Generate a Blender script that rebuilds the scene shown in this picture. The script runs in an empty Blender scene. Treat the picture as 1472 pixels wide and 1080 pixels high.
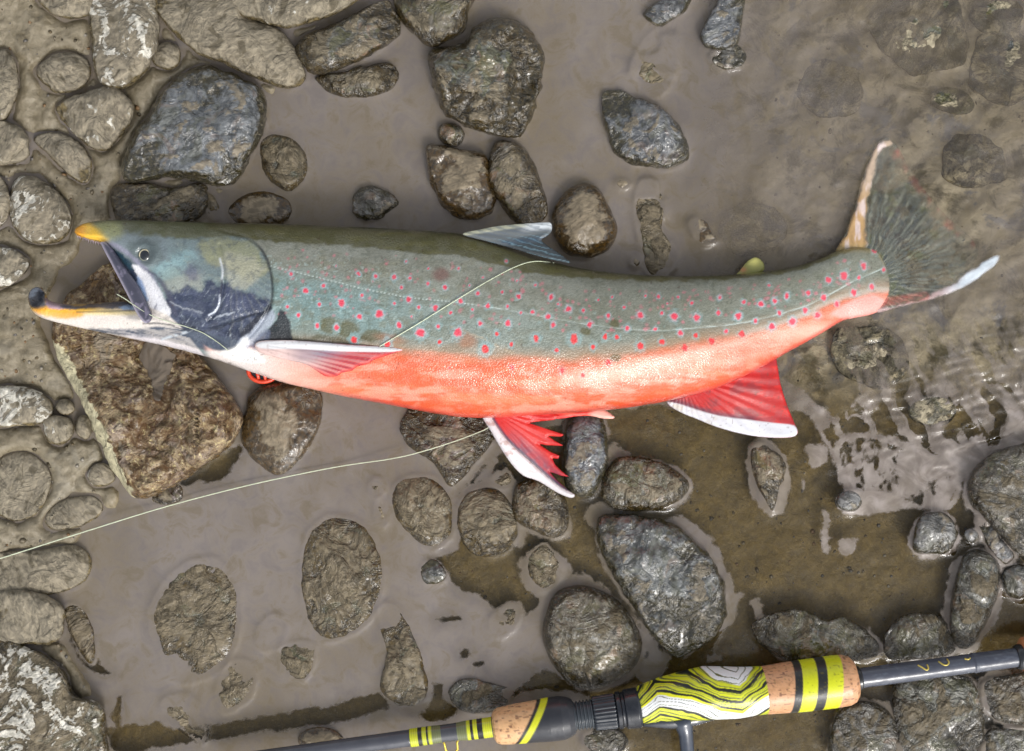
import bpy, math, random
import numpy as np
from mathutils import Vector

# ------------------------------------------------------------------ camera, sky, sun, exposure
S = bpy.context.scene
C = S.collection
K = 0.0005            # metres per photograph pixel on the water surface
D = 0.90              # camera height over the water
cam = bpy.data.objects.new('camera', bpy.data.cameras.new('camera'))
C.objects.link(cam)
cam.location = (0, 0, D)
cam.rotation_euler = (0, 0, 0)
cam.data.sensor_width = 36
cam.data.lens = 36 * D / (1472 * K)
cam.data.clip_start = 0.01
cam.data.clip_end = 500
S.camera = cam

SUN_EL, SUN_AZ = math.radians(44), math.radians(-62)      # azimuth: direction towards the sun, from +x
sund = Vector((math.cos(SUN_EL) * math.cos(SUN_AZ), math.cos(SUN_EL) * math.sin(SUN_AZ), math.sin(SUN_EL)))
sun = bpy.data.objects.new('sun', bpy.data.lights.new('sun', 'SUN'))
C.objects.link(sun)
sun.data.energy = 0.65
sun.data.angle = math.radians(11)
sun.data.color = (1.0, 0.96, 0.90)
sun.rotation_euler = sund.to_track_quat('Z', 'Y').to_euler()

W = bpy.data.worlds.new('World'); S.world = W; W.use_nodes = True
wn = W.node_tree; wn.nodes.clear()
sky = wn.nodes.new('ShaderNodeTexSky'); sky.sky_type = 'NISHITA'; sky.sun_disc = False
sky.sun_elevation = SUN_EL; sky.sun_rotation = math.radians(90) - SUN_AZ
sky.air_density = 1.0; sky.dust_density = 4.0
hs = wn.nodes.new('ShaderNodeHueSaturation'); hs.inputs['Saturation'].default_value = 0.22
bg = wn.nodes.new('ShaderNodeBackground'); bg.inputs['Strength'].default_value = 0.15
wo = wn.nodes.new('ShaderNodeOutputWorld')
wn.links.new(sky.outputs[0], hs.inputs['Color']); wn.links.new(hs.outputs[0], bg.inputs[0]); wn.links.new(bg.outputs[0], wo.inputs[0])

S.view_settings.view_transform = 'Standard'
S.view_settings.look = 'None'
S.view_settings.gamma = 1
S.view_settings.exposure = 0.46
S.view_settings.use_curve_mapping = False
S.cycles.max_bounces = 6
S.cycles.transparent_max_bounces = 12

# ------------------------------------------------------------------ numeric helpers
def P(px, py, z=0.0):
    s = 1 - z / D
    return ((px - 736) * K * s, (540 - py) * K * s, z)

def Pn(px, py, z):
    s = 1 - z / D
    return np.stack([(px - 736) * K * s, (540 - py) * K * s, z + 0 * px], -1)

def lin(c):
    c = np.asarray(c, float) / 255.0
    return np.where(c <= 0.04045, c / 12.92, ((c + 0.055) / 1.055) ** 2.4)

def L4(c):
    v = lin(c); return (float(v[0]), float(v[1]), float(v[2]), 1.0)

def sst(x, a, b):
    t = np.clip((x - a) / (b - a), 0, 1); return t * t * (3 - 2 * t)

_tab = np.random.RandomState(7).rand(65536)
def _h(i, j, k, s):
    v = (i * 73856093) ^ (j * 19349663) ^ (k * 83492791) ^ (s * 2654435761 + 12345)
    v = (v ^ (v >> 13)) * 1274126177
    return _tab[(v ^ (v >> 16)) & 65535]
def vnoise(x, y, z=0.0, s=0):
    x = np.asarray(x, float); y = np.asarray(y, float) + 0 * x; z = np.asarray(z, float) + 0 * x
    i, j, k = np.floor(x).astype(np.int64), np.floor(y).astype(np.int64), np.floor(z).astype(np.int64)
    u, v, w = x - i, y - j, z - k
    u = u*u*u*(u*(u*6-15)+10); v = v*v*v*(v*(v*6-15)+10); w = w*w*w*(w*(w*6-15)+10)
    r = 0
    for a in (0, 1):
        for b in (0, 1):
            for c in (0, 1):
                r = r + _h(i+a, j+b, k+c, s) * (u if a else 1-u) * (v if b else 1-v) * (w if c else 1-w)
    return r * 2 - 1
def noise2(x, y, s=0):
    x = np.asarray(x, float); y = np.asarray(y, float) + 0 * x
    i, j = np.floor(x).astype(np.int64), np.floor(y).astype(np.int64)
    u, v = x - i, y - j
    u = u*u*u*(u*(u*6-15)+10); v = v*v*v*(v*(v*6-15)+10)
    return (_h(i,j,0,s)*(1-u)*(1-v) + _h(i+1,j,0,s)*u*(1-v) + _h(i,j+1,0,s)*(1-u)*v + _h(i+1,j+1,0,s)*u*v) * 2 - 1
def fbm(x, y, s=0, o=4, g=0.5):
    r = 0; a = 1; f = 1; t = 0
    for q in range(o):
        r = r + a * noise2(x*f + 17.3*q, y*f - 9.1*q, s + q); t += a; a *= g; f *= 2.03
    return r / t
def fbm3(x, y, z, s=0, o=4, g=0.5):
    r = 0; a = 1; f = 1; t = 0
    for q in range(o):
        r = r + a * vnoise(x*f + 17.3*q, y*f - 9.1*q, z*f + 3.7*q, s + q); t += a; a *= g; f *= 2.03
    return r / t

def smooth(pts, n=6, closed=True):
    p = np.array(pts, float); m = len(p); out = []
    rng = range(m) if closed else range(m - 1)
    for i in rng:
        if closed: a, b, c, d = p[(i-1) % m], p[i], p[(i+1) % m], p[(i+2) % m]
        else: a, b, c, d = p[max(i-1, 0)], p[i], p[i+1], p[min(i+2, m-1)]
        for k in range(n):
            t = k / n
            out.append(0.5*((2*b) + (-a+c)*t + (2*a-5*b+4*c-d)*t*t + (-a+3*b-3*c+d)*t**3))
    if not closed: out.append(p[-1])
    return np.array(out)

def sdf(x, y, poly):
    """signed distance, positive inside"""
    x = np.asarray(x, float); y = np.asarray(y, float)
    d = np.full(x.shape, 1e18); ins = np.zeros(x.shape, bool)
    p = np.asarray(poly, float); q = np.roll(p, -1, 0)
    for (x0, y0), (x1, y1) in zip(p, q):
        ex, ey = x1-x0, y1-y0; l2 = ex*ex + ey*ey
        if l2 < 1e-12: continue
        t = np.clip(((x-x0)*ex + (y-y0)*ey) / l2, 0, 1)
        d = np.minimum(d, (x-x0-t*ex)**2 + (y-y0-t*ey)**2)
        if y0 != y1:
            c = ((y0 > y) != (y1 > y)) & (x < (x1-x0)*(y-y0)/(y1-y0) + x0)
            ins ^= c
    d = np.sqrt(d)
    return np.where(ins, d, -d)

def dline(x, y, pts):
    d = np.full(np.shape(x), 1e18)
    for (x0, y0), (x1, y1) in zip(pts[:-1], pts[1:]):
        ex, ey = x1-x0, y1-y0; l2 = ex*ex + ey*ey + 1e-12
        t = np.clip(((x-x0)*ex + (y-y0)*ey) / l2, 0, 1)
        d = np.minimum(d, (x-x0-t*ex)**2 + (y-y0-t*ey)**2)
    return np.sqrt(d)

# ------------------------------------------------------------------ object helpers
def mesh(name, co, faces, mat=None, parent=None, attrs=None, smooth_=True):
    me = bpy.data.meshes.new(name)
    co = np.asarray(co, np.float32)
    if isinstance(faces, np.ndarray):
        k = faces.shape[1]; nf = len(faces)
        me.vertices.add(len(co)); me.vertices.foreach_set('co', co.ravel())
        me.loops.add(nf * k); me.loops.foreach_set('vertex_index', faces.astype(np.int32).ravel())
        me.polygons.add(nf); me.polygons.foreach_set('loop_start', np.arange(0, nf*k, k, dtype=np.int32))
        try: me.polygons.foreach_set('loop_total', np.full(nf, k, np.int32))
        except Exception: pass
    else:
        me.from_pydata([tuple(map(float, c)) for c in co], [], faces)
    me.update(calc_edges=True)
    me.polygons.foreach_set('use_smooth', np.full(len(me.polygons), smooth_, bool))
    for an, av in (attrs or {}).items():
        if av.ndim == 2:
            a = me.attributes.new(an, 'FLOAT_COLOR', 'POINT')
            v = np.ones((len(co), 4), np.float32); v[:, :3] = av; a.data.foreach_set('color', v.ravel())
        else:
            a = me.attributes.new(an, 'FLOAT', 'POINT'); a.data.foreach_set('value', av.astype(np.float32))
    if mat: me.materials.append(mat)
    o = bpy.data.objects.new(name, me); C.objects.link(o)
    if parent: o.parent = parent
    return o

def tag(o, label=None, cat=None, group=None, kind=None):
    if label: o['label'] = label
    if cat: o['category'] = cat
    if group: o['group'] = group
    if kind: o['kind'] = kind
    return o

def empty(name, loc=(0, 0, 0)):
    o = bpy.data.objects.new(name, None); o.location = loc; C.objects.link(o); o.empty_display_size = 0.02
    return o

def local(co, loc): return np.asarray(co) - np.asarray(loc)

# ---- node helpers
def newmat(name):
    m = bpy.data.materials.new(name); m.use_nodes = True; m.node_tree.nodes.clear(); return m
class G:
    def __init__(s, m): s.t = m.node_tree
    def n(s, typ, ins=None, **pr):
        nd = s.t.nodes.new('ShaderNode' + typ)
        for k, v in pr.items(): setattr(nd, k, v)
        for k, v in (ins or {}).items():
            i = nd.inputs[k]
            if isinstance(v, bpy.types.NodeSocket): s.t.links.new(v, i)
            elif isinstance(v, bpy.types.Node): s.t.links.new(v.outputs[0], i)
            else: i.default_value = v
        return nd
    def mix(s, f, a, b, bt='MIX'):
        nd = s.t.nodes.new('ShaderNodeMix'); nd.data_type = 'RGBA'; nd.blend_type = bt
        for i, v in ((0, f), (6, a), (7, b)):
            if isinstance(v, bpy.types.NodeSocket): s.t.links.new(v, nd.inputs[i])
            elif isinstance(v, bpy.types.Node): s.t.links.new(v.outputs[0], nd.inputs[i])
            else: nd.inputs[i].default_value = v
        return nd.outputs[2]
    def m(s, op, a, b=0.0, c=0.0, clamp=False):
        nd = s.t.nodes.new('ShaderNodeMath'); nd.operation = op; nd.use_clamp = clamp
        for i, v in enumerate((a, b, c)):
            if isinstance(v, bpy.types.NodeSocket): s.t.links.new(v, nd.inputs[i])
            else: nd.inputs[i].default_value = v
        return nd.outputs[0]
    def ss(s, x, a, b, lo=0.0, hi=1.0):
        nd = s.t.nodes.new('ShaderNodeMapRange'); nd.interpolation_type = 'SMOOTHSTEP'
        s.t.links.new(x, nd.inputs[0])
        for i, v in ((1, a), (2, b), (3, lo), (4, hi)): nd.inputs[i].default_value = v
        return nd.outputs[0]
    def noise(s, vec, scale, detail=5, rough=0.55, dist=0.0):
        return s.n('TexNoise', {'Vector': vec, 'Scale': scale, 'Detail': detail, 'Roughness': rough, 'Distortion': dist}).outputs[0]
    def out(s, sh): s.n('OutputMaterial', {'Surface': sh})

# ------------------------------------------------------------------ materials
def stone_mat(name, mud, rim, mudamt=0.5, rough=0.3, coat=0.3, rimh=0.4, bump=1.0, speck=0.3, wrinkle=1.0, granite=False, hue=0.5, glit=1.6):
    m = newmat(name); g = G(m)
    tc = g.n('TexCoord').outputs['Object']; oi = g.n('ObjectInfo')
    off = g.n('VectorMath', {0: oi.outputs['Random'], 1: (13.0, 7.0, 5.0)}, operation='MULTIPLY').outputs[0]
    vec = g.n('VectorMath', {0: tc, 1: off}, operation='ADD').outputs[0]
    ang = g.m('MULTIPLY', oi.outputs['Random'], 6.28)
    rot = g.n('VectorRotate', {'Vector': vec, 'Angle': ang}, rotation_type='Z_AXIS').outputs[0]
    st = g.n('VectorMath', {0: rot, 1: (1.0, 1.7, 1.3)}, operation='MULTIPLY').outputs[0]
    nrm = g.n('SeparateXYZ', {0: g.n('NewGeometry').outputs['Normal']})
    relh = g.n('Attribute', attribute_name='relh').outputs['Fac']; pale = g.n('Attribute', attribute_name='pale').outputs['Fac']
    nA = g.noise(vec, 55, 4, 0.5, 0.9); nB = g.noise(vec, 95, 5, 0.55, 1.6); nC = g.noise(rot, 42, 6, 0.6, 1.2)
    nW = g.noise(st, 66, 4, 0.52, 0.7); nV = g.noise(st, 170, 2, 0.5, 0.8); nF = g.noise(vec, 900, 3, 0.6); nM = g.noise(vec, 300, 4, 0.58, 0.3)
    dark = g.mix(0.50, oi.outputs['Color'], (0.025, 0.022, 0.016, 1)); lite = g.mix(0.22, oi.outputs['Color'], (0.50, 0.49, 0.46, 1))
    if granite:
        rock = g.mix(g.ss(nB, 0.40, 0.60), L4((100, 76, 48)), L4((164, 144, 112)))
        rock = g.mix(g.m('MULTIPLY', g.ss(nC, 0.50, 0.62), 0.7), rock, L4((132, 118, 108)))
        rock = g.mix(g.m('MULTIPLY', g.ss(nM, 0.56, 0.66), 0.75), rock, L4((206, 190, 140)))
        rock = g.mix(g.m('MULTIPLY', g.ss(nM, 0.45, 0.36), 0.75), rock, L4((58, 40, 22)))
        rock = g.mix(g.m('MULTIPLY', g.ss(nA, 0.50, 0.40), 0.65), rock, L4((84, 56, 26)))
    else:
        rock = g.mix(g.ss(nB, 0.36, 0.64), dark, lite)
        rock = g.mix(g.m('MULTIPLY', g.ss(nC, 0.56, 0.66), 0.55 * hue), rock, L4((150, 112, 80)))
        rock = g.mix(g.m('MULTIPLY', g.ss(nA, 0.46, 0.38), 0.70 * hue), rock, L4((88, 86, 40)))
        rock = g.mix(g.m('MULTIPLY', g.ss(nV, 0.58, 0.70), 0.45), rock, L4((128, 132, 132)))
        rock = g.mix(g.m('MULTIPLY', g.ss(nM, 0.60, 0.70), speck), rock, L4((150, 142, 122)))
        rock = g.mix(g.m('MULTIPLY', g.ss(nM, 0.42, 0.34), speck), rock, L4((34, 30, 20)))
    mudv = g.mix(g.ss(nV, 0.3, 0.7), L4([c*0.84 for c in mud]), L4([min(255, c*1.12) for c in mud]))
    mudv = g.mix(g.m('MULTIPLY', g.ss(nB, 0.55, 0.7), 0.3), mudv, L4((96, 84, 58)))
    mf = g.m('ADD', g.m('MULTIPLY', nA, 1.0), g.m('MULTIPLY', nrm.outputs[2], 0.22))
    mf = g.m('ADD', mf, g.m('MULTIPLY', g.m('SUBTRACT', nW, 0.5), 0.45)); mf = g.m('ADD', mf, g.m('MULTIPLY', g.m('SUBTRACT', nM, 0.5), 0.25))
    lo = 1.02 - 0.75 * mudamt
    mudf = g.ss(mf, lo, lo + 0.10)
    col = g.mix(g.m('MULTIPLY', mudf, 0.92), rock, mudv)
    col = g.mix(g.m('MULTIPLY', g.ss(nW, 0.45, 0.33), 0.6), col, L4([c*0.62 for c in rim]))
    cr = g.m('ADD', g.m('MULTIPLY', oi.outputs['Alpha'], 0.34), g.m('ADD', g.m('MULTIPLY', nC, 0.95), g.m('MULTIPLY', nV, 0.35)))
    cr = g.m('ADD', cr, g.m('MULTIPLY', nrm.outputs[0], -0.08))
    crf = g.m('MULTIPLY', g.ss(cr, 0.90, 0.94), g.ss(oi.outputs['Alpha'], 0.02, 0.08))
    col = g.mix(crf, col, g.mix(g.ss(nM, 0.35, 0.65), L4((168, 164, 152)), L4((216, 212, 200))))
    # foot band of algae and wet silty mud; southern lean paints the dark side
    wl = g.m('ADD', relh, g.m('MULTIPLY', g.m('SUBTRACT', nC, 0.5), 1.0)); wl = g.m('ADD', wl, g.m('MULTIPLY', g.m('SUBTRACT', nW, 0.5), 0.5))
    wl = g.m('ADD', wl, g.m('MULTIPLY', nrm.outputs[1], 0.22))  # leans the dark colour to south faces that reflect no sky
    wet = g.ss(wl, rimh + 0.06, rimh - 0.10)  # wet foot band together with the painted dark south side
    rimc = g.mix(g.ss(nM, 0.35, 0.68), L4([c*0.60 for c in rim]), L4([min(255, c*1.22) for c in rim]))
    rimc = g.mix(g.m('MULTIPLY', g.ss(nV, 0.55, 0.7), 0.4), rimc, mudv)
    col = g.mix(g.m('MULTIPLY', wet, 0.9), col, rimc)
    pf = g.ss(g.m('ADD', pale, g.m('MULTIPLY', g.m('SUBTRACT', nB, 0.5), 1.2)), 0.42, 0.55)
    col = g.mix(pf, col, L4((200, 192, 158)))
    pud = g.ss(g.m('SUBTRACT', g.m('MULTIPLY', g.m('SUBTRACT', nV, 0.5), 0.5), pale), 0.45, 0.6)
    col = g.mix(pud, col, L4((112, 101, 88)))
    ro = g.m('ADD', g.m('SUBTRACT', rough, g.m('MULTIPLY', wet, rough * 0.45)), g.m('MULTIPLY', g.m('SUBTRACT', nV, 0.5), 0.3))
    ro = g.m('ADD', ro, g.m('MULTIPLY', g.m('MAXIMUM', crf, pf), 0.4)); ro = g.m('MAXIMUM', ro, 0.07)
    wr = g.ss(nC, 0.42, 0.58, 0.25, 1.0)
    h = g.m('MULTIPLY', g.m('ADD', g.m('MULTIPLY', nW, 1.6 * wrinkle), g.m('MULTIPLY', nV, 0.70 * wrinkle)), wr)
    h = g.m('ADD', h, g.m('MULTIPLY', nM, 0.14)); h = g.m('ADD', h, g.m('MULTIPLY', nF, 0.03)); h = g.m('ADD', h, g.m('MULTIPLY', mudf, 0.2)); h = g.m('ADD', h, g.m('MULTIPLY', nA, 1.0)); h = g.m('ADD', h, g.m('MULTIPLY', crf, 0.15))
    h = g.m('MULTIPLY', h, g.m('SUBTRACT', 1.0, pud))
    bp = g.n('Bump', {'Height': h, 'Strength': 1.0, 'Distance': 0.0040 * bump})
    mm = g.m('MULTIPLY', mudf, g.m('SUBTRACT', 1.0, wet))
    ro = g.m('ADD', ro, g.m('MULTIPLY', mm, 0.32), clamp=True)
    cw = g.m('MULTIPLY', g.m('SUBTRACT', 1.0, g.m('MULTIPLY', mm, 0.75)), coat)
    h2 = g.m('ADD', h, g.m('MULTIPLY', g.m('MULTIPLY', nM, g.ss(nA, 0.42, 0.60)), glit))
    bp2 = g.n('Bump', {'Height': h2, 'Strength': 1.0, 'Distance': 0.0018 * bump})
    b = g.n('BsdfPrincipled', {'Base Color': col, 'Roughness': ro, 'Normal': bp, 'Specular IOR Level': 0.3, 'Coat Weight': cw, 'Coat Roughness': 0.06, 'Coat Normal': bp2, 'Coat IOR': 1.5})
    g.out(b); return m

MUDC = (140, 131, 113)
M = {
 'mud': stone_mat('mud_coated_stone', MUDC, (100, 88, 60), 1.0, 0.5, 0.06, 0.30, 0.6, 0.2, 0.6, hue=0.3),
 'wet': stone_mat('wet_river_stone', (122, 112, 92), (54, 42, 12), 0.48, 0.2, 0.9, 0.74, 0.5, 0.3, 1.0, hue=0.8),
 'smooth': stone_mat('smooth_wet_stone', (130, 118, 98), (62, 44, 12), 0.74, 0.2, 1.0, 0.78, 0.22, 0.1, 0.6, hue=0.3),
 'awash': stone_mat('silt_washed_stone', (116, 105, 84), (70, 56, 22), 0.66, 0.2, 1.0, 0.62, 0.6, 0.3, 1.1, hue=0.6),
 'slate': stone_mat('dark_wet_slate', (126, 117, 100), (48, 42, 15), 0.36, 0.22, 1.0, 0.60, 0.42, 0.2, 0.8, hue=0.35),
 'dark': stone_mat('dark_glittering_stone', (98, 88, 68), (44, 36, 14), 0.40, 0.18, 1.0, 0.6, 0.6, 0.3, 1.0, hue=0.6, glit=2.6),
 'granite': stone_mat('ochre_granite', (150, 138, 120), (96, 72, 34), 0.30, 0.33, 0.4, 0.22, 0.8, 1.0, 0.8, True),
 'sub': stone_mat('submerged_stone_surface', (162, 152, 128), (120, 110, 82), 0.5, 0.4, 0.1, 0.2, 1.0, 0.3, 1.0),
}

def colmat(name, rough=0.3, coat=0.3, scale_bump=None, noise_amt=0.12, ns=400, bumpd=0.0003, spec=0.5, alpha=False):
    """albedo comes from the per-vertex pigment painted on the mesh"""
    m = newmat(name); g = G(m)
    a = g.n('Attribute', attribute_name='Col')
    tc = g.n('TexCoord').outputs['Object']
    n = g.noise(tc, ns, 5, 0.65)
    v = g.m('ADD', g.m('MULTIPLY', n, noise_amt * 2), 1.0 - noise_amt)
    col = g.n('VectorMath', {0: a.outputs['Color'], 'Scale': v}, operation='SCALE').outputs[0]
    h = g.m('MULTIPLY', n, 0.5)
    if scale_bump:
        vo = g.n('TexVoronoi', {'Vector': tc, 'Scale': scale_bump}, feature='F1')
        h = g.m('ADD', h, g.m('MULTIPLY', vo.outputs['Distance'], -0.8))
        sc = g.ss(vo.outputs['Distance'], 0.25, 0.65, 1.03, 0.92)
        col = g.n('VectorMath', {0: col, 'Scale': sc}, operation='SCALE').outputs[0]
    bp = g.n('Bump', {'Height': h, 'Strength': 1.0, 'Distance': bumpd})
    b = g.n('BsdfPrincipled', {'Base Color': col, 'Roughness': rough, 'Normal': bp, 'Coat Weight': g.m('MULTIPLY', g.ss(g.noise(tc, 90, 4, 0.6), 0.40, 0.58), coat), 'Coat Roughness': 0.07, 'Coat Normal': bp, 'Specular IOR Level': spec})
    if alpha:
        aa = g.n('Attribute', attribute_name='Alpha'); g.t.links.new(aa.outputs['Fac'], b.inputs['Alpha'])
    g.out(b); return m

def plain(name, c, rough=0.4, metal=0.0, coat=0.0):
    m = newmat(name); g = G(m); tc = g.n('TexCoord').outputs['Object']
    n = g.noise(tc, 300, 4, 0.6)
    col = g.mix(n, L4([k*0.8 for k in c]), L4([min(255, k*1.12) for k in c]))
    bp = g.n('Bump', {'Height': n, 'Strength': 0.4, 'Distance': 0.0003})
    g.out(g.n('BsdfPrincipled', {'Base Color': col, 'Roughness': rough, 'Metallic': metal, 'Coat Weight': coat, 'Normal': bp})); return m

M['skin'] = colmat('fish_skin', 0.30, 0.9, 800, 0.05, 90, 0.00030, 0.4)
M['fin'] = colmat('fin_membrane', 0.45, 0.2, None, 0.12, 500, 0.0004)
M['tail'] = colmat('tail_membrane', 0.35, 0.1, None, 0.25, 300, 0.0005, alpha=True)
M['cork'] = colmat('painted_cork_and_foam', 0.3, 0.25, None, 0.14, 500, 0.0003)

# ------------------------------------------------------------------ stones: outline in photograph pixels, height etc.
def E(cx, cy, rx, ry, rot=0, n=10, j=0.06, s=0):
    r = random.Random(int(cx * 13 + cy * 7 + s)); out = []
    for i in range(n):
        t = 2*math.pi*i/n; k = 1 + r.uniform(-j, j)
        x, y = rx*k*math.cos(t), ry*k*math.sin(t); a = math.radians(rot)
        out.append((cx + x*math.cos(a) - y*math.sin(a), cy + x*math.sin(a) + y*math.cos(a)))
    return out
GB, GP, GC, GR, GS = 'muddy stones packed on the bank', 'stones standing in the silty pool', 'wet stones round the clear water', 'shiny wet stones at the right edge', 'stones lying under the rippled water'
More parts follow.
